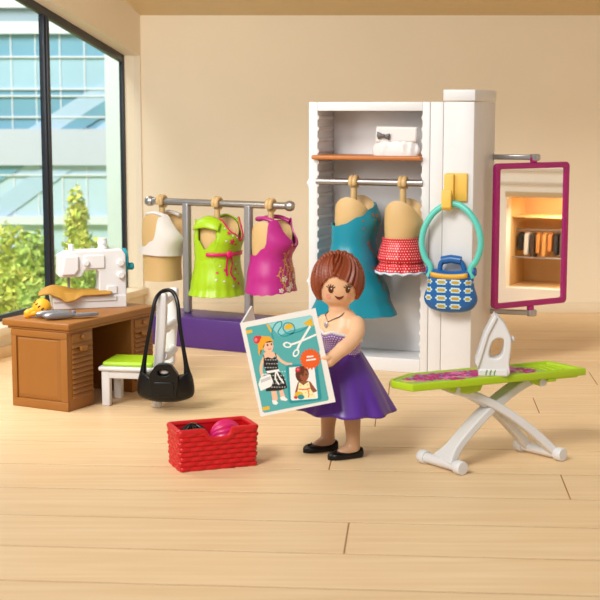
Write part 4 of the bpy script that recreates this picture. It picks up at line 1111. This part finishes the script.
# world helpers
head_c = Vector((0.305, 11.17, 1.425))
hy = R(2)     # the head looks at the viewer
HF = Matrix.Translation(head_c) @ Matrix.Rotation(hy, 4, 'Z') @ Matrix.Rotation(R(4), 4, 'X')
hprof = [(0.0, -0.185), (0.05, -0.183), (0.09, -0.172), (0.13, -0.145), (0.155, -0.10), (0.168, -0.04), (0.172, 0.03), (0.165, 0.10), (0.138, 0.15), (0.085, 0.178), (0.0, 0.190)]
def hr(z):
    for (r0, z0), (r1, z1) in zip(hprof, hprof[1:]):
        if z0 <= z <= z1: return r0+(r1-r0)*(z-z0)/(z1-z0)
    return 0.17
b = MB()
def fh_(i, j): r, z = hprof[j]; return HF @ Vector((r*cos(2*PI*i/32), r*sin(2*PI*i/32)*0.97, z))
b.grid(fh_, 32, len(hprof)-1, True)
b.tube([head_c+Vector((0, 0.0, -0.12)), Vector((0.315, 11.18, 1.20)), Vector((0.32, 11.19, 1.10))], [0.085, 0.082, 0.10], 20)
# torso in the doll's own frame (x her left, -y front)
def tor(z):
    hx = interp([(0.70, 0.17), (0.84, 0.150), (0.93, 0.155), (1.0, 0.175), (1.08, 0.176), (1.15, 0.150), (1.20, 0.088)], z)
    hd = interp([(0.70, 0.15), (0.84, 0.125), (0.93, 0.130), (1.0, 0.145), (1.08, 0.130), (1.15, 0.108), (1.20, 0.080)], z)
    return hx, hd
TC = FI @ Vector((0.335, 11.20, 0))
def tp(z, th, e=0.0):
    hx, hd = tor(z); x, y = (hx+e)*cos(th), (hd+e)*sin(th)
    if y < 0: y -= 0.025*math.exp(-((z-1.01)/0.07)**2)*abs(sin(th))
    return Vector((TC.x+x, TC.y+y, z))
NT = 22
bb, cu = b.grid(lambda i, j: FM @ tp(0.66+0.54*j/NT, 2*PI*i/32), 32, NT, True)
b.f.append([bb+i for i in range(32)][::-1]); b.m.append(0); b.f.append([bb+NT*32+i for i in range(32)]); b.m.append(0)
# her left arm (viewer's right) bends forward to the magazine's edge
shL = Vector((0.45, 11.09, 1.10)); 
armL = smooth([shL+Vector((-0.06, 0.05, 0.01)), shL+Vector((0, 0, 0)), (0.450, 11.01, 1.045), (0.405, 10.915, 0.985), (0.325, 10.83, 0.935), (0.255, 10.775, 0.885), (0.215, 10.735, 0.862)], 4)
b.tube(armL, [0.062]*2+[0.064]*7+[0.060]*8+[0.053]*(len(armL)-17), 18)
b.ball(shL, 0.070, 20); b.ball((0.225, 10.745, 0.865), 0.054, 16)
shR = Vector((0.205, 11.30, 1.085))
armR = smooth([shR+Vector((0.06, -0.03, 0)), shR, (0.12, 11.24, 1.02), (0.05, 11.12, 0.93), (0.0, 10.98, 0.88), (-0.045, 10.86, 0.86)], 4)
b.tube(armR, [0.058]*len(armR), 16); b.ball(shR, 0.068, 18)
# hips and legs
b.tube([FM @ Vector((TC.x, TC.y, 0.72)), FM @ Vector((TC.x, TC.y, 0.52))], [0.14, 0.13], 20)
FD = Vector((-0.90, -0.43, 0)).normalized()
legs = [((0.232, 11.36), (0.265, 11.32)), ((0.430, 11.12), (0.405, 11.14))]
for (fx, fy_), (tx, ty) in legs:
    b.tube(smooth([(tx, ty, 0.56), (fx+(tx-fx)*0.4, fy_+(ty-fy_)*0.4, 0.36), (fx, fy_, 0.20), (fx, fy_, 0.075)], 4), [0.09, 0.085, 0.08, 0.076, 0.072, 0.069, 0.067, 0.063, 0.060, 0.058, 0.058, 0.060, 0.062][:13], 16)
    b.tube([Vector((fx, fy_, 0.075)), Vector((fx, fy_, 0.055))+FD*0.07, Vector((fx, fy_, 0.04))+FD*0.13], [0.062, 0.052, 0.035], 16)
    b.ball((fx-FD.x*0.0, fy_-FD.y*0.0, 0.07), 0.062, 16)
body = b.build('body', [SKIN, LEGTAN], fg, world=True)
rm = body.modifiers.new('remesh', 'REMESH'); rm.mode = 'VOXEL'; rm.voxel_size = 0.011; rm.use_smooth_shade = True
sm_ = body.modifiers.new('smooth', 'SMOOTH'); sm_.factor = 0.5; sm_.iterations = 6
# skin above, darker tan on the legs, split by height inside the material
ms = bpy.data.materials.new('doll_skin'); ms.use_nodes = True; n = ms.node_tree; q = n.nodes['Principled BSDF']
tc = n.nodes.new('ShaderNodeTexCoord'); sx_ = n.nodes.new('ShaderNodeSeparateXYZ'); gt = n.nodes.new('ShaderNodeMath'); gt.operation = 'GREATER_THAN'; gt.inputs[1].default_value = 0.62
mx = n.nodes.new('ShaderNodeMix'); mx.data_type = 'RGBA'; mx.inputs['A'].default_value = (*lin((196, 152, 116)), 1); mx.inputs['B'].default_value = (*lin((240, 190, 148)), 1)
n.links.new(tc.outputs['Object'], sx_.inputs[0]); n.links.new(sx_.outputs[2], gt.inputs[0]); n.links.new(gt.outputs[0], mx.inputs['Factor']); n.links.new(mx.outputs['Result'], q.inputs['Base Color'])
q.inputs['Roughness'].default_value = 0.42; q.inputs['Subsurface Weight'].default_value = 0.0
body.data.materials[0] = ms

# hands: palm, four fingers and a thumb closing on the page
def hand(base, palm_dir, fdir, tdir, spread, nm='hand'):
    """fingers go fdir, thumb tdir (towards the viewer side); palm_dir points out of the wrist"""
    b = MB(); base = Vector(base); pd = Vector(palm_dir).normalized(); sd = Vector(spread).normalized(); fd = Vector(fdir).normalized(); td = Vector(tdir).normalized()
    b.pillow(circ(0.052, 18), 0.07, Matrix.Translation(base+pd*0.035))
    for k, (ln, r) in enumerate(((0.065, 0.0155), (0.074, 0.0165), (0.070, 0.016), (0.055, 0.014))):
        o0 = base+sd*(0.038-0.026*k)+fd*0.015+pd*0.03
        b.tube(smooth([o0, o0+pd*ln*0.6+fd*0.025, o0+pd*ln*1.05+fd*0.018, o0+pd*ln*1.2+fd*-0.002], 3), [r]*8+[r*0.9, r*0.7], 10)
    o0 = base+sd*0.03+td*0.012
    b.tube(smooth([o0, o0+pd*0.03+td*0.025, o0+pd*0.065+td*0.020, o0+pd*0.085+td*0.012], 3), [0.021]*7+[0.019, 0.017, 0.013], 10)
    return b.build(nm, SKIN, fg, world=True)
YC = 10.70
hand((0.235, YC+0.035, 0.86), (-0.95, 0, 0.15), (0.1, 1, 0), (0, -1, 0), (0, 0, 1))
hand((-0.05, YC+0.13, 0.86), (-0.6, -0.3, 0.1), (0.1, 1, 0), (0, -1, 0), (0, 0, 1))

# face
def HS(u, v):
    r = hr(v); th = -PI/2+u/0.17; n_ = Vector((cos(th), sin(th)*0.97, 0)).normalized()
    return HF @ Vector((r*cos(th), r*sin(th)*0.97, v)), HF.to_3x3() @ n_
EYE = mat('eye_brown', (96, 46, 20), 0.25); LASH = mat('lash_brown', (60, 34, 22), 0.5); GLINT = mat('eye_glint', (250, 248, 244), 0.3)
for sg in (-1, 1):
    b = MB(); b.decal(HS, sg*0.070+0.002, -0.028, circ(0.0245, 20, 0.88, 1.15), 0, 0.003, 3)
    b.decal(HS, sg*0.070+0.008, -0.018, circ(0.005, 8), 2, 0.005, 1)
    for a in (35, 62, 90, 118, 145) if True else ():
        a_ = R(a); c0 = (sg*0.070+0.002+0.022*cos(a_), -0.028+0.026*sin(a_)); c1 = (sg*0.070+0.002+0.045*cos(a_), -0.028+0.046*sin(a_))
        L, Q = sline([c0, c1], 0.0075); poly = L+Q[::-1]; mx_ = (sum(p[0] for p in poly)/4, sum(p[1] for p in poly)/4)
        b.decal(HS, mx_[0], mx_[1], [(p[0]-mx_[0], p[1]-mx_[1]) for p in poly], 1, 0.003, 1)
    b.build('eye', [EYE, LASH, GLINT], fg, world=True, smooth=True)
b = MB(); L, Q = sline([(-0.034+0.068*k/12, -0.004-0.022*(1-((k-6)/6)**2)) for k in range(13)], 0.008)
up_ = [(-0.032+0.064*k/12, 0.003-0.008*(1-((k-6)/6)**2)) for k in range(13)]; lo_ = [(-0.032+0.064*k/12, 0.003-0.030*(1-((k-6)/6)**2)) for k in range(13)]
b.decal(HS, 0.003, -0.087, [(x*1.3, z*1.15+0.008) for x, z in up_[::-1]+lo_[1:-1]], 0, 0.003, 2); b.build('mouth', mat('mouth_brown', (120, 36, 24), 0.4), fg, world=True)
for sg in (-1, 1):
    b = MB(); b.decal(HS, sg*0.095, -0.085, circ(0.022, 16), 0, 0.0015, 2); b.build('cheek', mat('cheek_blush', (240, 164, 140), 0.5), fg, world=True)

# hair: a bob swept from a parting, with a braided crown
hb = MB(); NH, MH = 160, 40
def hair_lim(az):
    """lower limit (polar angle in degrees from the crown) for azimuth az, 0 = straight ahead, positive = her left / viewer's right"""
    return interp([(-180, 128), (-80, 128), (-60, 126), (-53, 116), (-47, 101), (-38, 90), (-24, 79), (-12, 76), (4, 81), (22, 90), (40, 99), (52, 112), (61, 124), (82, 128), (180, 128)], az)
HCn = Vector((0, 0.02, 0.03))
def fhair(i, j):
    az = -180+360*i/NH; lim = hair_lim(az); pol = lim*min(1, j/(MH-3)); a = R(az)
    inn_ = 1 if j <= MH-3 else 1-0.09*(j-MH+3)
    rx, ry, rz = 0.202, 0.195, 0.214
    pr = R(pol)
    # flare of the bob around the jaw
    fl_ = 1+0.05*math.exp(-((pol-108)/24)**2)
    # strands sweep away from the parting at the viewer's left of centre
    sw = (az+14)*1.0+pol*0.55*(1 if az > -14 else -0.6)
    g = 0.016*(abs(sin(R(sw)*11))**0.7-0.5)*min(1, pol/25)+0.006*sin(R(sw)*29)*min(1, pol/30)
    top = 1.0
    r_ = (fl_+g/0.2)*inn_
    if pol > 112: r_ *= 1-0.05*((pol-112)/16)
    x = rx*sin(pr)*sin(a)*r_; y = -ry*sin(pr)*cos(a)*r_; z = rz*cos(pr)*(r_ if pol < 90 else inn_**0.2)*top
    if pol > 90: z = -0.172*((pol-90)/38)
    return HF @ (HCn+Vector((x, y, z)))
hb.grid(fhair, NH, MH, True)
ho = hb.build('hair', HAIR, fg, world=True)
b = MB(); nb_ = 21
for k in range(nb_):
    q = -78+156*k/(nb_-1); a = R(q)
    p = HCn+Vector((0.196*sin(a), -0.045+0.02*cos(a), 0.208*cos(a)))
    rr_ = 0.020+0.006*cos(a)
    b.ball(HF @ p, rr_, 12, scale=(0.75, 1.15, 1.0))
    if k % 2 == 0: b.ball(HF @ (p+Vector((0, 0.03, 0.004))), rr_*0.95, 12)
b.build('braid', HAIR, fg, world=True)
# necklace
b = MB()
def TS(th, z, e=0.006): return FM @ tp(z, th, e)
nk = [TS(R(-98+q), 1.190-0.078*(1-(abs(q)/65)**0.9), 0.004) for q in range(-65, 66, 5)]
b.tube(nk, 0.0045, 6); b.build('necklace_chain', mat('chain_silver', (120, 112, 108), 0.3, 0.7), fg, world=True)
b = MB(); pz = TS(R(-98), 1.090, 0.012); b.pillow(closed_smooth([(0, 0.028), (0.02, 0.008), (0.014, -0.02), (0, -0.03), (-0.014, -0.02), (-0.02, 0.008)], 3), 0.018, frame((pz.x, pz.y, pz.z), (0.66, -0.75), (0.75, 0.66)))
b.build('pendant', mat('pendant_silver', (200, 200, 204), 0.2, 0.6), fg, world=True)
# bodice
BOD = dotmat('lilac_bodice', (136, 98, 172), (232, 224, 240), 50, 52, 0.0052)
b = MB(); NBD = 64
def btop(th):
    d_ = abs(math.degrees((th+PI/2+PI) % (2*PI)-PI)); return interp([(0, 1.020), (22, 1.040), (45, 1.025), (90, 0.965), (180, 0.94)], d_)
def fbod(i, j):
    th = 2*PI*i/NBD; z = 0.82+(btop(th)-0.82)*j/16; return FM @ tp(z, th, 0.010)
b.grid(fbod, NBD, 16, True, 0, uv=lambda i, j: (1.0*i/NBD, 0.82+0.22*j/16))
b.build('bodice', [BOD], fg, world=True, solid=0.010, soff=0)
b = MB(); pts = []
b.tube([FM @ tp(btop(2*PI*i/NBD), 2*PI*i/NBD, 0.012+0.004*(i % 2)) for i in range(NBD)], 0.013, 8, closed=True); b.build('lace_edge', WPRINT, fg, world=True)
# skirt
b = MB(); NK = 120; WC = Vector((0.335, 11.20, 0)); HCen = Vector((0.368, 11.17, 0))
def fsk(i, j):
    th = 2*PI*i/NK; t = j/24; z = 0.405-0.015*cos(th+0.6)+0.006*sin(th*9)+(0.852-0.405)*t
    k = 1-t; rad = 0.160+0.228*k**0.92
    k2 = k**1.3; rad *= 1+0.045*k2*cos(9*th+0.5)+0.02*k2*cos(15*th)
    c = WC+(HCen-WC)*k; dep = rad*0.95
    return Vector((c.x+rad*cos(th), c.y+dep*sin(th), z-0.012*k*(1-t)))
b.grid(fsk, NK, 24, True); b.build('skirt', DKPURPLE, fg, world=True, solid=0.012, soff=1)
b = MB(); b.tube([(WC.x+0.160*cos(2*PI*i/48), WC.y+0.152*sin(2*PI*i/48), 0.848) for i in range(48)], 0.012, 8, closed=True); b.build('waistband', DKPURPLE, fg, world=True)
# shoes
for (fx, fy_), _ in legs:
    b = MB(); ns_ = 16; N_ = 24
    M_ = frame((fx, fy_), (-FD.y*-1, FD.x*-1) if False else (FD.x, FD.y), (-FD.y, FD.x))
    secs = [(-0.085, 0.0, 0.05), (-0.082, 0.040, 0.082), (-0.065, 0.062, 0.085), (-0.03, 0.070, 0.072), (0.03, 0.066, 0.056), (0.08, 0.070, 0.054), (0.115, 0.074, 0.060), (0.15, 0.072, 0.064), (0.185, 0.062, 0.060), (0.21, 0.042, 0.048), (0.222, 0.020, 0.034), (0.226, 0.0, 0.02)]
    def fs_(i, j):
        x, hw, ht = secs[j]; a = 2*PI*i/N_; c_, s_ = cos(a), sin(a); k = (abs(c_)**3.5+abs(s_)**3.5)**(-1/3.5)
        return M_ @ Vector((x, hw*k*c_, max(0.001, ht/2+ht/2*k*s_)))
    b.grid(fs_, N_, len(secs)-1, True); b.build('shoe', BLACK, fg, world=True, subsurf=1)
    b = MB(); b.ball(M_ @ Vector((0.165, 0, 0.064)), 0.012, 10, scale=(1, 1, 0.7)); 
    for sg in (-1, 1): b.pillow([(0, 0), (sg*0.028, 0.014), (sg*0.032, -0.014)], 0.014, Matrix.Translation(M_ @ Vector((0.165, 0, 0.064))) @ Matrix.Rotation(R(60), 4, 'Z'))
    b.build('shoe_bow', BLACK, fg, world=True)

# ================================================================== THE MAGAZINE
# page corners (world): the cover faces the viewer
TLc, TRc, BLc = Vector((-0.464, YC-0.015, 1.168)), Vector((0.120, YC-0.015, 1.286)), Vector((-0.307, YC-0.015, 0.432))
mg = thing('magazine', 'open fashion magazine with teal cover picture held by the doll', 'magazine', (-0.10, YC, 0.43), 0)
ex_ = (TRc-TLc)/378.0; ey_ = (BLc-TLc)   # cover picture coordinates: x 0..378 along the top, y 0..467 down
ey_ = ey_/467.0
EX = ex_*1.0
def CP(x, y, lay=0):
    """from the close-up's pixels (500x600) to the cover"""
    # top-left (0,115), top-right (378,40), bottom-left (103,582)
    # solve x = a*378 + b*103 ; y-115 = a*(-75) + b*467
    det = 378*467+75*103; X, Y_ = x, y-115
    a = (X*467-Y_*103)/det; b_ = (378*Y_+75*X)/det
    return TLc+(TRc-TLc)*a+(BLc-TLc)*b_+Vector((0, -0.0011*lay, 0))
def abp(a, b_, d=0): return TLc+(TRc-TLc)*a+(BLc-TLc)*b_+Vector((0, d, 0))
b = MB()
cor = [abp(0, 0), abp(1.0, 0), abp(1.0, 1), abp(0, 1)]
b.add([p for p in cor]+[p+Vector((0, 0.014, 0)) for p in cor], [(0,3,2,1), (4,5,6,7), (0,1,5,4), (1,2,6,5), (2,3,7,6), (3,0,4,7)])
b.build('cover_page', mat('page_white', (240, 238, 234), 0.45), mg, world=True, smooth=False)
PAL = {'teal': (84, 176, 178), 'teal2': (60, 168, 172), 'dteal': (24, 150, 160), 'white': (246, 246, 244), 'orange': (236, 96, 30), 'hair': (244, 172, 44), 'skin': (242, 196, 164), 'black': (28, 26, 30),
       'yellow': (234, 186, 40), 'red': (214, 50, 60), 'brown': (96, 44, 26), 'dskin': (150, 86, 52), 'cream': (248, 240, 190), 'cloth': (232, 220, 110), 'pinks': (232, 132, 140), 'lteal': (150, 214, 220), 'grey': (206, 206, 210)}
pk = list(PAL); PM = [mat('ink_'+k, PAL[k], 0.45, var=0.01) for k in pk]
art = MB(); LAY = [1]
def P_(colr, pts):
    LAY[0] += 1; n_ = len(pts); cx = sum(p[0] for p in pts)/n_; cy = sum(p[1] for p in pts)/n_; k = pk.index(colr); l = 1+LAY[0]*0.02
    i0 = art.add([CP(cx, cy, l)]+[CP(x, y, l) for x, y in pts], []); 
    for i in range(n_): art.f.append([i0, i0+1+(i+1) % n_, i0+1+i]); art.m.append(k)
def Pe(colr, x, y, rx, ry, rot=0, n_=18): c_, s_ = cos(R(rot)), sin(R(rot)); P_(colr, [(x+rx*cos(2*PI*i/n_)*c_-ry*sin(2*PI*i/n_)*s_, y+rx*cos(2*PI*i/n_)*s_+ry*sin(2*PI*i/n_)*c_) for i in range(n_)])
def Pl(colr, pts, wd_):
    pts = [tuple(p) for p in smooth([(x, y) for x, y in pts], 5)] if len(pts) > 2 else pts
    L, Q = sline(pts, wd_); LAY[0] += 1; k = pk.index(colr); l = 1+LAY[0]*0.02
    i0 = art.add([CP(x, y, l) for x, y in L]+[CP(x, y, l) for x, y in Q], []); m_ = len(L)
    for i in range(m_-1): art.f.append([i0+i, i0+i+1, i0+m_+i+1, i0+m_+i]); art.m.append(k)
P_('teal', [(28, 142), (36, 134), (352, 74), (362, 80), (446, 492), (440, 500), (124, 562), (114, 556)])
P_('lteal', [(140, 116), (352, 74), (362, 80), (370, 122), (250, 150), (200, 180)])
P_('teal', [(170, 190), (250, 150), (372, 124), (400, 250), (200, 300)])
P_('yellow', [(30, 150), (60, 146), (62, 160), (34, 168)]); P_('yellow', [(112, 534), (146, 528), (150, 544), (116, 552)])
P_('yellow', [(132, 120), (142, 118), (165, 160), (158, 165), (150, 155)])
P_('yellow', [(312, 118), (358, 88), (368, 128), (340, 126)]); Pe('yellow', 246, 130, 26, 14, -20)
Pl('dteal', [(168, 192), (160, 160), (178, 118), (205, 106), (208, 128), (190, 160), (215, 178), (250, 172), (274, 150), (262, 118), (228, 114), (216, 140), (240, 166), (280, 160), (310, 150), (340, 130)], 6)
# scissors
Pl('white', [(352, 128), (300, 215), (286, 250)], 11); Pl('white', [(382, 170), (300, 205), (250, 222)], 10)
for cx_, cy_, a_ in ((237, 222, 10), (281, 262, -60)):
    Pe('white', cx_, cy_, 22, 15, a_); Pe('teal', cx_, cy_, 13, 8, a_)
# figure with blonde ponytail
P_('hair', [(84, 190), (110, 178), (150, 180), (168, 205), (160, 214), (130, 200), (112, 215), (104, 240), (100, 278), (92, 262), (90, 225)])
Pe('red', 84, 196, 17, 20); Pe('pinks', 80, 196, 8, 10); Pe('red', 98, 184, 10, 9)
Pe('skin', 140, 226, 27, 34, -12); P_('hair', [(98, 214), (114, 182), (150, 180), (168, 206), (152, 202), (132, 206), (118, 226), (112, 250), (102, 244)])
Pe('brown', 138, 222, 4.5, 5.5); Pe('brown', 158, 218, 4, 5.5); Pl('red', [(141, 240), (148, 244), (156, 239)], 3)
P_('skin', [(118, 262), (142, 252), (168, 256), (182, 272), (150, 300), (124, 300)])
Pl('skin', [(180, 272), (205, 300), (236, 316), (262, 318)], 14); Pl('skin', [(122, 282), (108, 318), (106, 352), (114, 384)], 15)
P_('skin', [(156, 450), (182, 448), (190, 490), (182, 508), (164, 505)]); P_('skin', [(196, 448), (214, 442), (226, 478), (222, 490), (204, 486)])
P_('white', [(160, 500), (180, 498), (192, 512), (182, 522), (166, 518)]); P_('white', [(200, 484), (220, 478), (240, 494), (232, 502), (206, 498)])
P_('black', [(118, 292), (140, 282), (160, 290), (178, 282), (190, 300), (190, 330), (196, 352), (134, 362), (120, 330)])
P_('black', [(134, 358), (196, 350), (222, 384), (238, 436), (200, 450), (130, 454), (126, 420)])
Pl('black', [(122, 296), (118, 272)], 4); Pl('black', [(184, 286), (176, 262)], 4)
for i in range(64):
    gx, gy = i % 8, i//8; x = 128+gx*13+(6 if gy % 2 else 0); y = 296+gy*19.5
    if y < 350 and not (122 < x < 190): continue
    if y > 358 and not (132 < x < 228): continue
    Pe('white', x, y, 2.8, 2.8, 0, 6)
P_('white', [(134, 352), (196, 342), (198, 354), (136, 364)]); Pl('white', [(182, 352), (196, 380), (218, 412)], 8); Pl('white', [(180, 354), (178, 390), (196, 420)], 7)
P_('white', [(102, 386), (150, 366), (166, 404), (158, 428), (104, 452), (92, 420)]); P_('grey', [(102, 396), (150, 378), (156, 392), (106, 412)]); Pl('white', [(108, 392), (112, 370), (140, 368)], 4)
# inset picture
P_('dteal', [(230, 330), (238, 322), (376, 314), (388, 322), (410, 490), (402, 498), (256, 514), (246, 506)])
P_('white', [(246, 334), (372, 324), (392, 484), (388, 490), (262, 500), (256, 494)])
Pe('brown', 312, 368, 34, 42); Pe('dskin', 322, 374, 22, 27); Pe('brown', 300, 352, 24, 18, 20); Pe('red', 290, 344, 13, 13); Pe('pinks', 290, 344, 5, 5)
Pe('black', 316, 372, 3.4, 4.2); Pe('black', 332, 370, 3.4, 4.2); Pl('red', [(317, 386), (325, 390), (332, 385)], 3)
P_('dskin', [(290, 408), (322, 398), (352, 404), (388, 452), (370, 460), (345, 430), (296, 440), (290, 470), (276, 460)])
P_('cream', [(296, 408), (318, 422), (346, 404), (354, 440), (384, 484), (278, 494), (290, 448)]); P_('dskin', [(306, 404), (336, 402), (320, 424)])
Pl('orange', [(294, 442), (326, 444), (352, 438)], 6); Pl('orange', [(340, 444), (346, 466), (344, 484)], 5)
for x, y in ((304, 424), (340, 420), (330, 460), (362, 470), (310, 474), (350, 452)): Pe('cloth', x, y, 5, 5, 0, 8)
Pe('yellow', 296, 470, 22, 15); Pe('dteal', 306, 482, 18, 12); Pe('red', 280, 484, 9, 8); 
# starburst with two bars
P_('orange', [(352+(56 if i % 2 == 0 else 44)*cos(PI*i/18), 292+(56 if i % 2 == 0 else 44)*sin(PI*i/18)) for i in range(36)])
P_('white', [(334, 278), (368, 274), (369, 281), (335, 285)]); P_('white', [(332, 295), (380, 289), (381, 296), (333, 302)])
art.build('cover_picture', PM, mg, world=True, smooth=False)
# rear page folded back from the same spine
vb = Vector((0.065, 0.42, 0.075))
b = MB(); T0, B0 = TLc+Vector((0.004, 0.014, 0)), BLc+Vector((0.004, 0.014, 0))
c4 = [T0, T0+vb, B0+vb, B0]; th_ = Vector((0.012, -0.002, 0))
b.add(c4+[p+th_ for p in c4], [(0,1,2,3), (7,6,5,4), (0,4,5,1), (1,5,6,2), (2,6,7,3), (3,7,4,0)]); b.build('rear_page', mat('page_white', (240, 238, 234)), mg, world=True, smooth=False)
b = MB()
for k in range(3):
    q0 = T0+vb*(0.45+0.12*k)+(B0-T0)*0.06+Vector((-0.002, 0, 0)); q1 = T0+vb*(0.45+0.12*k)+(B0-T0)*(0.10+0.03*k)+Vector((-0.002, 0, 0)); ww_ = vb*0.05
    b.add([q0, q0+ww_, q1+ww_, q1], [(0,1,2,3)])
b.build('rear_print', mat('ink_black', (28, 26, 30)), mg, world=True, smooth=False)
